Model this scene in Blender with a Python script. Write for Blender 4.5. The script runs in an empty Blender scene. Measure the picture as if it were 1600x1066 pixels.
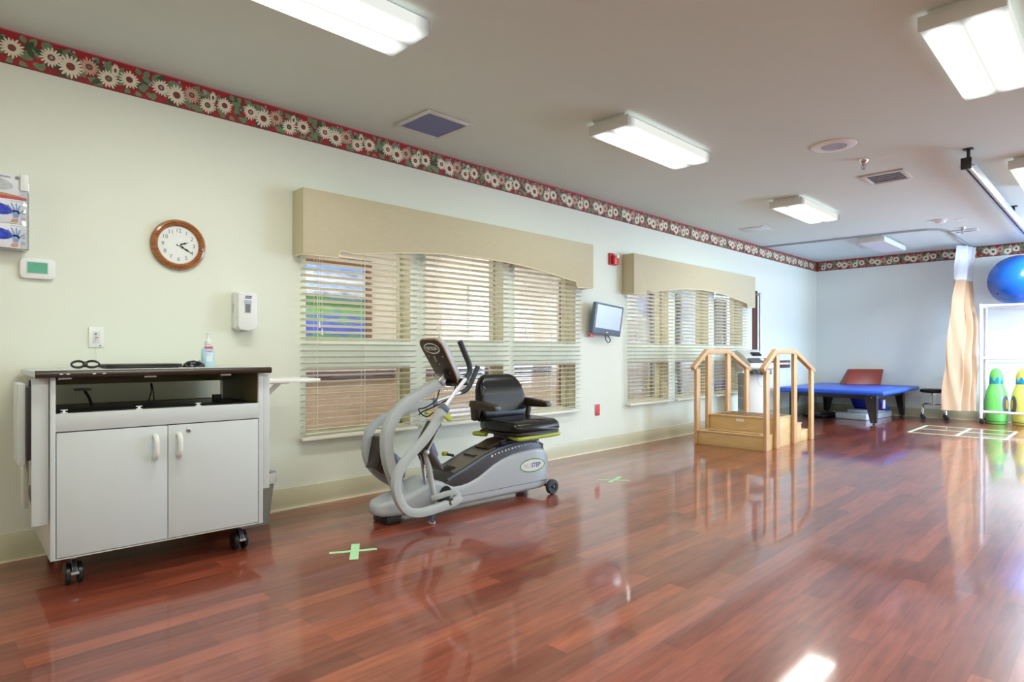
import bpy, bmesh, math, random
from math import sin, cos, pi, radians, sqrt, hypot, atan2
from mathutils import Vector, Matrix, Euler
random.seed(7)
S = bpy.context.scene
COL = S.collection
H = 2.74          # ceiling height
D = 12.04         # back wall
W = 6.60          # right wall
Y0 = -3.0         # front wall (behind the camera)

# ------------------------------------------------------------------ materials
def new_mat(name):
    m = bpy.data.materials.new(name); m.use_nodes = True
    nt = m.node_tree
    for n in list(nt.nodes): nt.nodes.remove(n)
    out = nt.nodes.new('ShaderNodeOutputMaterial')
    return m, nt, out

def mat(name, col, rough=0.5, metal=0.0, var=0.06, scale=12.0, bump=0.0, bscale=200.0, spec=0.5, stretch=None, trans=0.0, emis=0.0, coat=0.0, alpha=1.0):
    m, nt, out = new_mat(name)
    b = nt.nodes.new('ShaderNodeBsdfPrincipled')
    nt.links.new(b.outputs[0], out.inputs[0])
    b.inputs['Roughness'].default_value = rough
    b.inputs['Metallic'].default_value = metal
    b.inputs['Specular IOR Level'].default_value = spec
    b.inputs['Transmission Weight'].default_value = trans
    b.inputs['Coat Weight'].default_value = coat
    b.inputs['Alpha'].default_value = alpha
    tc = nt.nodes.new('ShaderNodeTexCoord')
    mp = nt.nodes.new('ShaderNodeMapping')
    if stretch: mp.inputs['Scale'].default_value = stretch
    nt.links.new(tc.outputs['Object'], mp.inputs[0])
    nz = nt.nodes.new('ShaderNodeTexNoise'); nz.inputs['Scale'].default_value = scale; nz.inputs['Detail'].default_value = 4
    nt.links.new(mp.outputs[0], nz.inputs['Vector'])
    mx = nt.nodes.new('ShaderNodeMix'); mx.data_type = 'RGBA'
    c = Vector(col[:3])
    mx.inputs['A'].default_value = (*[max(0, x*(1-var)) for x in c], 1)
    mx.inputs['B'].default_value = (*[min(1, x*(1+var)) for x in c], 1)
    nt.links.new(nz.outputs[0], mx.inputs['Factor'])
    nt.links.new(mx.outputs['Result'], b.inputs['Base Color'])
    if emis:
        nt.links.new(mx.outputs['Result'], b.inputs['Emission Color']); b.inputs['Emission Strength'].default_value = emis
    if bump:
        n2 = nt.nodes.new('ShaderNodeTexNoise'); n2.inputs['Scale'].default_value = bscale
        nt.links.new(mp.outputs[0], n2.inputs['Vector'])
        bp = nt.nodes.new('ShaderNodeBump'); bp.inputs['Strength'].default_value = bump; bp.inputs['Distance'].default_value = 0.01
        nt.links.new(n2.outputs[0], bp.inputs['Height']); nt.links.new(bp.outputs[0], b.inputs['Normal'])
    return m

def s2l(r, g, b):
    f = lambda v: (v/255/12.92) if v/255 <= .04045 else ((v/255+.055)/1.055)**2.4
    return (f(r), f(g), f(b))

M = {}
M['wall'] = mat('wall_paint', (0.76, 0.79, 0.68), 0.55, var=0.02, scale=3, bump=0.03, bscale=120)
M['wall_back'] = mat('wall_paint_back_lit', (0.82, 0.86, 0.82), 0.55, var=0.02, scale=3, bump=0.03, bscale=120)  # lighter copy of the wall paint, standing in for daylight on this wall
M['ceiling'] = mat('ceiling_paint', (0.66, 0.75, 0.71), 0.8, var=0.02, scale=3, bump=0.04, bscale=160)
M['base'] = mat('baseboard_vinyl', (0.60, 0.57, 0.40), 0.35, var=0.03)
M['caulk'] = mat('caulk', (0.85, 0.72, 0.52), 0.5)
M['jamb'] = mat('jamb_paint', (0.56, 0.53, 0.36), 0.5, var=.03)
M['valance'] = mat('valance_fabric', (0.58, 0.52, 0.355), 0.85, var=0.10, scale=30, stretch=(3, 0.6, 8), bump=0.08, bscale=400)
M['piping'] = mat('piping_fabric', (0.74, 0.67, 0.48), 0.8)
M['slat'] = mat('slat_vinyl', (0.80, 0.79, 0.68), 0.4, var=0.02)
M['cord'] = mat('cord_white', (0.80, 0.79, 0.73), 0.6)
M['white'] = mat('white_plastic', (0.80, 0.81, 0.80), 0.3, var=0.02)
M['white_metal'] = mat('white_metal', (0.72, 0.73, 0.70), 0.35, var=0.02)
M['lam'] = mat('white_laminate', (0.56, 0.60, 0.61), 0.28, var=0.02)
M['lam_side'] = mat('grey_laminate', (0.56, 0.55, 0.50), 0.35, var=0.03)
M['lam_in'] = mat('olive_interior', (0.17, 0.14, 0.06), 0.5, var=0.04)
M['edge'] = mat('bullnose_brown', (0.035, 0.022, 0.015), 0.22, var=0.2)
M['black'] = mat('black_plastic', (0.012, 0.012, 0.013), 0.35, var=0.2)
M['black_gloss'] = mat('black_gloss', (0.010, 0.010, 0.012), 0.12, var=0.1)
M['vinyl'] = mat('black_vinyl', (0.008, 0.008, 0.010), 0.24, var=0.15, bump=0.02, bscale=300, spec=.4)
M['rubber'] = mat('rubber_dark', (0.03, 0.035, 0.045), 0.5, var=0.15)
M['brown_black'] = mat('brown_black_plastic', (0.030, 0.018, 0.011), 0.35, var=0.2)
M['silver'] = mat('silver_grey_plastic', (0.41, 0.44, 0.48), 0.30, var=0.02)
M['frame_grey'] = mat('frame_grey_paint', (0.44, 0.475, 0.49), 0.28, var=0.02)
M['bluegrey'] = mat('bluegrey_plastic', (0.10, 0.14, 0.21), 0.35, var=0.08)
M['purple'] = mat('slate_plastic', (0.11, 0.10, 0.16), 0.4, var=0.08)
M['taupe'] = mat('taupe_plastic', (0.14, 0.125, 0.10), 0.45, var=0.08)
M['lime'] = mat('lime_grip', (0.42, 0.50, 0.05), 0.4, var=0.05)
M['green_dark'] = mat('ring_green', (0.10, 0.28, 0.06), 0.4)
M['tape'] = mat('green_tape', (0.42, 0.74, 0.42), 0.5, var=0.05)
M['navy'] = mat('logo_navy', (0.03, 0.05, 0.22), 0.4)
M['logo_grey'] = mat('logo_grey', (0.35, 0.36, 0.50), 0.4)
M['logo_purple'] = mat('logo_purple', (0.11, 0.04, 0.30), 0.4)
M['ink'] = mat('ink_black', (0.015, 0.015, 0.015), 0.5)
M['ink_grey'] = mat('ink_grey', (0.18, 0.18, 0.19), 0.5)
M['chrome'] = mat('chrome', (0.75, 0.75, 0.76), 0.12, metal=1.0, var=0.02)
M['grit'] = mat('anti_slip_grit', (0.035, 0.03, 0.035), 0.95, var=.3, scale=200, spec=.05)
M['tube'] = mat('polished_tube', (0.72, 0.73, 0.78), 0.38, metal=.6, var=.02)
M['steel'] = mat('brushed_steel', (0.45, 0.46, 0.48), 0.3, metal=1.0, var=0.05)
M['gun'] = mat('gunmetal', (0.035, 0.03, 0.035), 0.35, var=0.1)
M['red'] = mat('alarm_red', (0.62, 0.02, 0.025), 0.35, var=0.05)
M['red_vinyl'] = mat('red_vinyl', (0.26, 0.035, 0.022), 0.4, var=0.06)
M['blue_vinyl'] = mat('blue_vinyl', (0.014, 0.10, 0.62), 0.35, var=0.05)
M['blue_dark'] = mat('blue_wedge', (0.01, 0.02, 0.35), 0.5)
M['foam_white'] = mat('pale_blue_white', (0.66, 0.72, 0.82), 0.4, var=.03)
M['pvc'] = mat('pvc_white', (0.80, 0.80, 0.83), 0.25, var=.01)
M['ball'] = mat('ball_blue', (0.005, 0.105, 0.52), 0.22, var=0.05, coat=0.3)
M['green_toy'] = mat('green_toy', (0.16, 0.62, 0.13), 0.25, var=.04)
M['yellow_toy'] = mat('yellow_toy', (0.62, 0.62, 0.13), 0.25, var=.04)
M['cyan'] = mat('cyan_print', (0.01, 0.27, 0.55), 0.3)
M['fin'] = mat('fin_grey', (0.09, 0.10, 0.14), 0.3)
M['orange'] = mat('fin_yellow', (0.75, 0.45, 0.03), 0.3)
M['brownwall'] = mat('cherry_board', (0.12, 0.03, 0.022), 0.4, var=0.15, scale=6, stretch=(8, 1, 8))
M['lcd'] = mat('lcd_green', (0.10, 0.42, 0.27), 0.25, var=0.03)
M['dial'] = mat('clock_dial', (0.80, 0.83, 0.80), 0.4, var=0.01)
M['bin'] = mat('bin_grey', (0.28, 0.29, 0.27), 0.4, var=0.03)
M['liner'] = mat('bin_liner', (0.75, 0.78, 0.80), 0.3)
M['beige_cloth'] = mat('curtain_beige', (0.46, 0.30, 0.185), 0.7, var=0.06, scale=10, bump=0.15, bscale=25, stretch=(1, 1, 0.3))
M['corr_wall'] = mat('corridor_wall_paint', (0.60, 0.53, 0.46), 0.7, var=0.03, scale=3)
M['corr_low'] = mat('corridor_wainscot', (0.42, 0.30, 0.21), 0.6, var=0.06, scale=3)
M['corr_floor'] = mat('corridor_carpet', (0.30, 0.20, 0.14), 0.9, var=0.15, scale=40)
M['corr_band'] = mat('chair_rail', (0.08, 0.04, 0.06), 0.5, var=.1)
M['darkwood'] = mat('dark_wood', (0.07, 0.03, 0.015), 0.4, var=.2)
M['frame_wood'] = mat('frame_wood', (0.16, 0.055, 0.02), 0.35, var=.25, scale=20)
M['vent_blue'] = mat('vent_blue_grey', (0.26, 0.29, 0.46), 0.6, var=.04)
M['speaker_g'] = mat('speaker_grille', (0.42, 0.47, 0.55), 0.6)
M['white_matte'] = mat('white_vent', (0.66, 0.68, 0.66), 0.5, var=.02)
M['lens_off'] = mat('unlit_lens', (0.70, 0.72, 0.78), 0.4, var=.02)
M['skin'] = mat('print_wrist', (0.55, 0.28, 0.17), 0.5)
M['glove'] = mat('print_glove', (0.22, 0.33, 0.62), 0.5, var=.15, scale=60)
M['glove_dark'] = mat('blue_gloves', (0.012, 0.045, 0.50), 0.4, var=.5, scale=50, bump=.5, bscale=60)
M['glove_pale'] = mat('pale_gloves', (0.50, 0.54, 0.55), 0.5, var=.25, scale=60, bump=.5, bscale=60)
M['box_white'] = mat('carton_white', (0.72, 0.73, 0.78), 0.4, var=.02)
M['lav'] = mat('print_lavender', (0.52, 0.50, 0.70), 0.4)
M['tan_print'] = mat('print_tan', (0.42, 0.27, 0.16), 0.5)
M['sanit'] = mat('sanitizer_gel', (0.50, 0.72, 0.82), 0.15, var=.05)
M['knob_grey'] = mat('console_grey', (0.10, 0.12, 0.14), 0.35)
M['screen_dark'] = mat('screen_dark', (0.01, 0.012, 0.02), 0.15)
M['pinkred'] = mat('label_red', (0.70, 0.10, 0.15), 0.4)
M['plum'] = mat('chair_plum', (0.20, 0.03, 0.04), 0.6)

def wood_mat(name, c1, c2, rough, stretch, scale=4.0, bump=0.0, coat=0):
    m, nt, out = new_mat(name)
    b = nt.nodes.new('ShaderNodeBsdfPrincipled'); nt.links.new(b.outputs[0], out.inputs[0])
    b.inputs['Roughness'].default_value = rough; b.inputs['Coat Weight'].default_value = coat
    tc = nt.nodes.new('ShaderNodeTexCoord'); mp = nt.nodes.new('ShaderNodeMapping')
    mp.inputs['Scale'].default_value = stretch
    nt.links.new(tc.outputs['Object'], mp.inputs[0])
    nz = nt.nodes.new('ShaderNodeTexNoise'); nz.inputs['Scale'].default_value = scale; nz.inputs['Detail'].default_value = 6; nz.inputs['Distortion'].default_value = .6
    nt.links.new(mp.outputs[0], nz.inputs['Vector'])
    cr = nt.nodes.new('ShaderNodeValToRGB')
    cr.color_ramp.elements[0].position = .3; cr.color_ramp.elements[1].position = .7
    cr.color_ramp.elements[0].color = (*c1, 1); cr.color_ramp.elements[1].color = (*c2, 1)
    nt.links.new(nz.outputs[0], cr.inputs[0]); nt.links.new(cr.outputs[0], b.inputs['Base Color'])
    return m
M['maple'] = wood_mat('maple_wood', (0.60, 0.36, 0.17), (0.72, 0.47, 0.25), .35, (4, 4, 1))
M['maple_face'] = wood_mat('maple_plywood', (0.62, 0.40, 0.17), (0.74, 0.52, 0.25), .35, (1, 1, 4), 3)
M['clockwood'] = wood_mat('oak_clock_rim', (0.22, 0.06, 0.012), (0.42, 0.15, 0.03), .22, (3, 3, 12), 5, coat=.5)

def floor_mat():
    m, nt, out = new_mat('cherry_laminate')
    L = nt.links.new
    b = nt.nodes.new('ShaderNodeBsdfPrincipled'); L(b.outputs[0], out.inputs[0])
    tc = nt.nodes.new('ShaderNodeTexCoord')
    mp = nt.nodes.new('ShaderNodeMapping'); mp.inputs['Rotation'].default_value = (0, 0, radians(90))
    L(tc.outputs['Object'], mp.inputs[0])
    br = nt.nodes.new('ShaderNodeTexBrick')
    br.offset = .37; br.offset_frequency = 2; br.squash = 1
    br.inputs['Scale'].default_value = 1.0
    br.inputs['Brick Width'].default_value = .85; br.inputs['Row Height'].default_value = .095
    br.inputs['Mortar Size'].default_value = .0008; br.inputs['Mortar Smooth'].default_value = 0.3
    br.inputs['Color1'].default_value = (0.155, 0.030, 0.017, 1); br.inputs['Color2'].default_value = (0.33, 0.078, 0.038, 1)
    br.inputs['Mortar'].default_value = (0.12, 0.026, 0.015, 1)
    L(mp.outputs[0], br.inputs['Vector'])
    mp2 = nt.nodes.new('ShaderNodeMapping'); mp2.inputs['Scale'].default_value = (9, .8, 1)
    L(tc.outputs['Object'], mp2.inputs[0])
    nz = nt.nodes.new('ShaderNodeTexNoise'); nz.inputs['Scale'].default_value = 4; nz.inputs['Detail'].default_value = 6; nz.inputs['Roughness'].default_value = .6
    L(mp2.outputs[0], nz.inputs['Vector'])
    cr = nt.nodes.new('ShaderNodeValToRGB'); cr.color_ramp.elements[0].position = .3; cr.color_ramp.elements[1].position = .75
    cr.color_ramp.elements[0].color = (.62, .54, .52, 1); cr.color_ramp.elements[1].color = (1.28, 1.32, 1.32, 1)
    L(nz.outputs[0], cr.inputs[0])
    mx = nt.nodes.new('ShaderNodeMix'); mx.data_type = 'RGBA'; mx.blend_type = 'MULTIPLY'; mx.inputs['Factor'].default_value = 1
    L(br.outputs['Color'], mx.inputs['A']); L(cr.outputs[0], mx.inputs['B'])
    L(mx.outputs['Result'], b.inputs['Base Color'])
    n3 = nt.nodes.new('ShaderNodeTexNoise'); n3.inputs['Scale'].default_value = 1.5
    L(tc.outputs['Object'], n3.inputs['Vector'])
    mr = nt.nodes.new('ShaderNodeMapRange'); mr.inputs['To Min'].default_value = .285; mr.inputs['To Max'].default_value = .34
    L(n3.outputs[0], mr.inputs[0]); L(mr.outputs[0], b.inputs['Roughness'])
    b.inputs['Specular IOR Level'].default_value = .4; b.inputs['Coat Weight'].default_value = .8; b.inputs['Coat Roughness'].default_value = .07; b.inputs['Coat IOR'].default_value = 1.55
    mp4 = nt.nodes.new('ShaderNodeMapping'); mp4.inputs['Scale'].default_value = (5, 1.2, 1)
    L(tc.outputs['Object'], mp4.inputs[0])
    n4 = nt.nodes.new('ShaderNodeTexNoise'); n4.inputs['Scale'].default_value = 3; n4.inputs['Detail'].default_value = 1
    L(mp4.outputs[0], n4.inputs['Vector'])
    bp = nt.nodes.new('ShaderNodeBump'); bp.inputs['Strength'].default_value = .035; bp.inputs['Distance'].default_value = .004
    L(n4.outputs[0], bp.inputs['Height']); L(bp.outputs[0], b.inputs['Normal']); L(bp.outputs[0], b.inputs['Coat Normal'])
    return m
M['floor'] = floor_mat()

def glass_mat(name, tint=(1, 1, 1), rough=0.0, base=0.0):
    m, nt, out = new_mat(name)
    L = nt.links.new
    t = nt.nodes.new('ShaderNodeBsdfTransparent'); t.inputs[0].default_value = (*tint, 1)
    g = nt.nodes.new('ShaderNodeBsdfGlossy'); g.inputs['Roughness'].default_value = rough
    tc = nt.nodes.new('ShaderNodeTexCoord'); nz = nt.nodes.new('ShaderNodeTexNoise'); nz.inputs['Scale'].default_value = 1.5
    L(tc.outputs['Object'], nz.inputs['Vector'])
    mr = nt.nodes.new('ShaderNodeMapRange'); mr.inputs['To Min'].default_value = .93; mr.inputs['To Max'].default_value = 1.0
    L(nz.outputs[0], mr.inputs[0]); L(mr.outputs[0], g.inputs['Color'])
    f = nt.nodes.new('ShaderNodeLayerWeight'); f.inputs['Blend'].default_value = .5
    pw = nt.nodes.new('ShaderNodeMath'); pw.operation = 'POWER'; pw.inputs[1].default_value = 3.0; L(f.outputs['Facing'], pw.inputs[0])
    ad = nt.nodes.new('ShaderNodeMath'); ad.operation = 'MULTIPLY_ADD'; ad.use_clamp = True; ad.inputs[1].default_value = .8; ad.inputs[2].default_value = base
    L(pw.outputs[0], ad.inputs[0])
    mx = nt.nodes.new('ShaderNodeMixShader')
    L(ad.outputs[0], mx.inputs[0]); L(t.outputs[0], mx.inputs[1]); L(g.outputs[0], mx.inputs[2]); L(mx.outputs[0], out.inputs[0])
    return m
M['glass'] = glass_mat('window_glass', (.95, .96, .96), 0, .04)
M['acrylic'] = glass_mat('clear_acrylic', (.96, .97, .97), .05, .05)
M['tvglass'] = glass_mat('tv_glass', (.02, .02, .025), .02, .22)

def mesh_mat():
    m, nt, out = new_mat('curtain_mesh_net')
    L = nt.links.new
    t = nt.nodes.new('ShaderNodeBsdfTransparent'); d = nt.nodes.new('ShaderNodeBsdfDiffuse'); d.inputs[0].default_value = (.82, .84, .88, 1)
    tc = nt.nodes.new('ShaderNodeTexCoord'); ck = nt.nodes.new('ShaderNodeTexNoise'); ck.inputs['Scale'].default_value = 260
    L(tc.outputs['Object'], ck.inputs['Vector'])
    mr = nt.nodes.new('ShaderNodeMapRange'); mr.inputs['From Min'].default_value = .35; mr.inputs['From Max'].default_value = .5; mr.inputs['To Min'].default_value = .35; mr.inputs['To Max'].default_value = .9
    L(ck.outputs[0], mr.inputs[0])
    mx = nt.nodes.new('ShaderNodeMixShader'); L(mr.outputs[0], mx.inputs[0]); L(t.outputs[0], mx.inputs[1]); L(d.outputs[0], mx.inputs[2]); L(mx.outputs[0], out.inputs[0])
    return m
M['net'] = mesh_mat()

def lens_mat(strength):
    m, nt, out = new_mat('lit_prismatic_lens')
    L = nt.links.new
    e = nt.nodes.new('ShaderNodeEmission')
    tc = nt.nodes.new('ShaderNodeTexCoord'); sx = nt.nodes.new('ShaderNodeSeparateXYZ'); L(tc.outputs['Object'], sx.inputs[0])
    # two tubes at local x = +-0.085 : brighter above them
    ab = nt.nodes.new('ShaderNodeMath'); ab.operation = 'ABSOLUTE'; L(sx.outputs[0], ab.inputs[0])
    su = nt.nodes.new('ShaderNodeMath'); su.operation = 'SUBTRACT'; su.inputs[1].default_value = .085; L(ab.outputs[0], su.inputs[0])
    a2 = nt.nodes.new('ShaderNodeMath'); a2.operation = 'ABSOLUTE'; L(su.outputs[0], a2.inputs[0])
    mr = nt.nodes.new('ShaderNodeMapRange'); mr.inputs['From Min'].default_value = .03; mr.inputs['From Max'].default_value = .095
    mr.inputs['To Min'].default_value = strength*1.25; mr.inputs['To Max'].default_value = strength*.35
    L(a2.outputs[0], mr.inputs[0])
    # dim towards the far end
    ay = nt.nodes.new('ShaderNodeMath'); ay.operation = 'ABSOLUTE'; L(sx.outputs[1], ay.inputs[0])
    m2 = nt.nodes.new('ShaderNodeMapRange'); m2.inputs['From Min'].default_value = .50; m2.inputs['From Max'].default_value = .59
    m2.inputs['To Min'].default_value = 1; m2.inputs['To Max'].default_value = .25
    L(ay.outputs[0], m2.inputs[0])
    mu = nt.nodes.new('ShaderNodeMath'); mu.operation = 'MULTIPLY'; L(mr.outputs[0], mu.inputs[0]); L(m2.outputs[0], mu.inputs[1])
    e.inputs[0].default_value = (0.98, 1.0, 0.94, 1)
    L(mu.outputs[0], e.inputs[1]); L(e.outputs[0], out.inputs[0])
    return m
LENS = 1.8
M['lens'] = lens_mat(LENS)

def painting_mat():
    m, nt, out = new_mat('bluebonnet_meadow_canvas')
    L = nt.links.new
    b = nt.nodes.new('ShaderNodeBsdfPrincipled'); L(b.outputs[0], out.inputs[0]); b.inputs['Roughness'].default_value = .5
    tc = nt.nodes.new('ShaderNodeTexCoord'); sx = nt.nodes.new('ShaderNodeSeparateXYZ'); L(tc.outputs['Object'], sx.inputs[0])
    nz = nt.nodes.new('ShaderNodeTexNoise'); nz.inputs['Scale'].default_value = 7; nz.inputs['Detail'].default_value = 6
    mp = nt.nodes.new('ShaderNodeMapping'); mp.inputs['Scale'].default_value = (1, 1, 3); L(tc.outputs['Object'], mp.inputs[0]); L(mp.outputs[0], nz.inputs['Vector'])
    ad = nt.nodes.new('ShaderNodeMath'); ad.operation = 'MULTIPLY_ADD'; ad.inputs[1].default_value = .16; L(nz.outputs[0], ad.inputs[0]); L(sx.outputs[2], ad.inputs[2])
    mr = nt.nodes.new('ShaderNodeMapRange'); mr.inputs['From Min'].default_value = -.37; mr.inputs['From Max'].default_value = .53; L(ad.outputs[0], mr.inputs[0])
    cr = nt.nodes.new('ShaderNodeValToRGB'); els = cr.color_ramp.elements
    stops = [(0, (.03, .14, .02)), (.10, (.08, .28, .04)), (.17, (.03, .05, .45)), (.27, (.05, .09, .60)), (.31, (.10, .35, .05)), (.36, (.04, .08, .55)), (.42, (.12, .38, .08)), (.50, (.03, .12, .03)), (.56, (.05, .16, .04)), (.60, (.10, .20, .40)), (.66, (.60, .62, .70)), (.74, (.20, .38, .80)), (.82, (.75, .78, .85)), (.90, (.12, .28, .75)), (1, (.30, .45, .85))]
    els[0].position = 0; els[0].color = (*stops[0][1], 1); els[1].position = 1; els[1].color = (*stops[-1][1], 1)
    for p, c in stops[1:-1]:
        e = els.new(p); e.color = (*c, 1)
    L(mr.outputs[0], cr.inputs[0]); L(cr.outputs[0], b.inputs['Base Color'])
    L(cr.outputs[0], b.inputs['Emission Color']); b.inputs['Emission Strength'].default_value = 0.0
    return m
M['painting'] = painting_mat()

# wallpaper border colours
M['bd_red'] = mat('border_red', (0.36, 0.016, 0.022), .5, var=.5, scale=9)
M['bd_cream'] = mat('border_petal', (0.86, 0.78, 0.60), .5, var=.08)
M['bd_pink'] = mat('border_petal_pink', (0.68, 0.40, 0.30), .5, var=.1)
M['bd_core'] = mat('border_core', (0.22, 0.055, 0.04), .5, var=.2, scale=60)
M['bd_green'] = mat('border_leaf', (0.17, 0.26, 0.13), .5, var=.3, scale=30)
M['bd_dkgreen'] = mat('border_leaf_dark', (0.05, 0.085, 0.035), .5, var=.3, scale=30)
M['bd_lilac'] = mat('border_bud', (0.42, 0.38, 0.45), .5)
M['bd_edge'] = mat('border_edge_pink', (0.62, 0.10, 0.14), .5)
M['bd_dark'] = mat('border_edge_dark', (0.09, 0.02, 0.02), .5)

# ------------------------------------------------------------------ mesh builder
class MB:
    def __init__(s): s.v = []; s.f = []; s.m = []; s.cur = 0
    def mat(s, i): s.cur = i; return s
    def add(s, vs, fs):
        o = len(s.v); s.v += [tuple(v) for v in vs]
        for f in fs: s.f.append([o+i for i in f]); s.m.append(s.cur)
        return s
    def box(s, x0, y0, z0, x1, y1, z1, tr=None):
        vs = [Vector(p) for p in ((x0,y0,z0),(x1,y0,z0),(x1,y1,z0),(x0,y1,z0),(x0,y0,z1),(x1,y0,z1),(x1,y1,z1),(x0,y1,z1))]
        if tr: vs = [tr @ v for v in vs]
        return s.add(vs, [(0,3,2,1),(4,5,6,7),(0,1,5,4),(1,2,6,5),(2,3,7,6),(3,0,4,7)])
    def prism(s, poly, a, b, axis='x', tr=None):
        """poly in the two other axes (in x,y,z order), extruded a..b along axis"""
        def mk(p, t):
            if axis == 'x': return Vector((t, p[0], p[1]))
            if axis == 'y': return Vector((p[0], t, p[1]))
            return Vector((p[0], p[1], t))
        n = len(poly); vs = [mk(p, a) for p in poly]+[mk(p, b) for p in poly]
        if tr: vs = [tr @ v for v in vs]
        fs = [tuple(range(n))[::-1], tuple(range(n, 2*n))]+[(i, (i+1) % n, n+(i+1) % n, n+i) for i in range(n)]
        return s.add(vs, fs)
    def poly(s, pts): return s.add(pts, [tuple(range(len(pts)))])
    def tube(s, path, r, n=10, closed=False, prof=None, up=None, cap=True):
        """sweep a circle (or a list of (u,v) prof) along a path; r may be list"""
        P = [Vector(p) for p in path]; k = len(P)
        rr = r if isinstance(r, (list, tuple)) else [r]*k
        rings = []; prevu = None
        for i in range(k):
            if closed: t = P[(i+1) % k]-P[i-1]
            elif i == 0: t = P[1]-P[0]
            elif i == k-1: t = P[-1]-P[-2]
            else: t = (P[i+1]-P[i]).normalized()+(P[i]-P[i-1]).normalized()
            t.normalize()
            if up is not None:
                u = Vector(up); u = (u-t*u.dot(t))
            elif prevu is None:
                a = Vector((0, 0, 1)) if abs(t.z) < .9 else Vector((1, 0, 0)); u = a-t*a.dot(t)
            else: u = prevu-t*prevu.dot(t)
            u.normalize(); prevu = u; w = t.cross(u)
            sc = 1.0
            if 0 < i < k-1 and prof is None:
                pass
            if prof is None: ring = [P[i]+(u*cos(2*pi*j/n)+w*sin(2*pi*j/n))*rr[i] for j in range(n)]
            else: ring = [P[i]+u*(p[0]*rr[i])+w*(p[1]*rr[i]) for p in prof]
            rings.append(ring)
        m = len(rings[0]); vs = [v for R in rings for v in R]; fs = []
        rng = range(k) if closed else range(k-1)
        for i in rng:
            a = i*m; b = ((i+1) % k)*m
            for j in range(m): fs.append((a+j, a+(j+1) % m, b+(j+1) % m, b+j))
        if cap and not closed: fs += [tuple(range(m))[::-1], tuple(range((k-1)*m, k*m))]
        return s.add(vs, fs)
    def lathe(s, prof, c=(0,0,0), n=24, axis='z', sx=1, sy=1, cap=True):
        vs = []; fs = []; k = len(prof)
        for (r, h) in prof:
            for j in range(n):
                a = 2*pi*j/n; x = r*cos(a)*sx; y = r*sin(a)*sy
                p = {'z': (x, y, h), 'x': (h, x, y), 'y': (x, h, y)}[axis]
                vs.append((c[0]+p[0], c[1]+p[1], c[2]+p[2]))
        for i in range(k-1):
            for j in range(n): fs.append((i*n+j, i*n+(j+1) % n, (i+1)*n+(j+1) % n, (i+1)*n+j))
        if cap and prof[0][0] > 1e-6: fs.append(tuple(range(n))[::-1])
        if cap and prof[-1][0] > 1e-6: fs.append(tuple(range((k-1)*n, k*n)))
        return s.add(vs, fs)
    def loft(s, rings, cap=True):
        k = len(rings); m = len(rings[0]); vs = [v for R in rings for v in R]; fs = []
        for i in range(k-1):
            for j in range(m): fs.append((i*m+j, i*m+(j+1) % m, (i+1)*m+(j+1) % m, (i+1)*m+j))
        if cap: fs += [tuple(range(m))[::-1], tuple(range((k-1)*m, k*m))]
        return s.add(vs, fs)
    def grid(s, rows):
        k = len(rows); m = len(rows[0])
        return s.add([v for R in rows for v in R], [(i*m+j, i*m+j+1, (i+1)*m+j+1, (i+1)*m+j) for i in range(k-1) for j in range(m-1)])
    def text(s, txt, size, tr, depth=0.0, shear=0.0, align='CENTER', bold=0.0):
        cu = bpy.data.curves.new('t', 'FONT'); cu.body = txt; cu.size = size; cu.align_x = align; cu.align_y = 'CENTER'; cu.shear = shear; cu.offset = bold; cu.resolution_u = 3
        ob = bpy.data.objects.new('t', cu); COL.objects.link(ob)
        dg = bpy.context.evaluated_depsgraph_get(); me = bpy.data.meshes.new_from_object(ob.evaluated_get(dg))
        s.add([tr @ v.co for v in me.vertices], [tuple(p.vertices) for p in me.polygons])
        bpy.data.objects.remove(ob); bpy.data.curves.remove(cu); bpy.data.meshes.remove(me)
        return s
    def build(s, name, mats, parent=None, bevel=0.0, seg=2, smooth=True, ang=35, merge=False, solid=0):
        me = bpy.data.meshes.new(name)
        me.from_pydata(s.v, [], s.f)
        if not isinstance(mats, (list, tuple)): mats = [mats]
        for m in mats: me.materials.append(M[m] if isinstance(m, str) else m)
        for p, i in zip(me.polygons, s.m): p.material_index = min(i, len(mats)-1)
        bm = bmesh.new(); bm.from_mesh(me)
        if merge: bmesh.ops.remove_doubles(bm, verts=bm.verts, dist=1e-5)
        bmesh.ops.recalc_face_normals(bm, faces=bm.faces)
        if bevel > 0:
            bm.normal_update()
            ed = [e for e in bm.edges if len(e.link_faces) == 2 and e.calc_face_angle(0) > radians(28)]
            bmesh.ops.bevel(bm, geom=ed, offset=bevel, segments=seg, affect='EDGES', profile=.5, clamp_overlap=True)
        bm.to_mesh(me); bm.free()
        if smooth:
            me.polygons.foreach_set('use_smooth', [True]*len(me.polygons))
            me.set_sharp_from_angle(angle=radians(ang))
        me.update()
        o = bpy.data.objects.new(name, me); COL.objects.link(o)
        if parent: o.parent = parent
        return o

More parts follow.
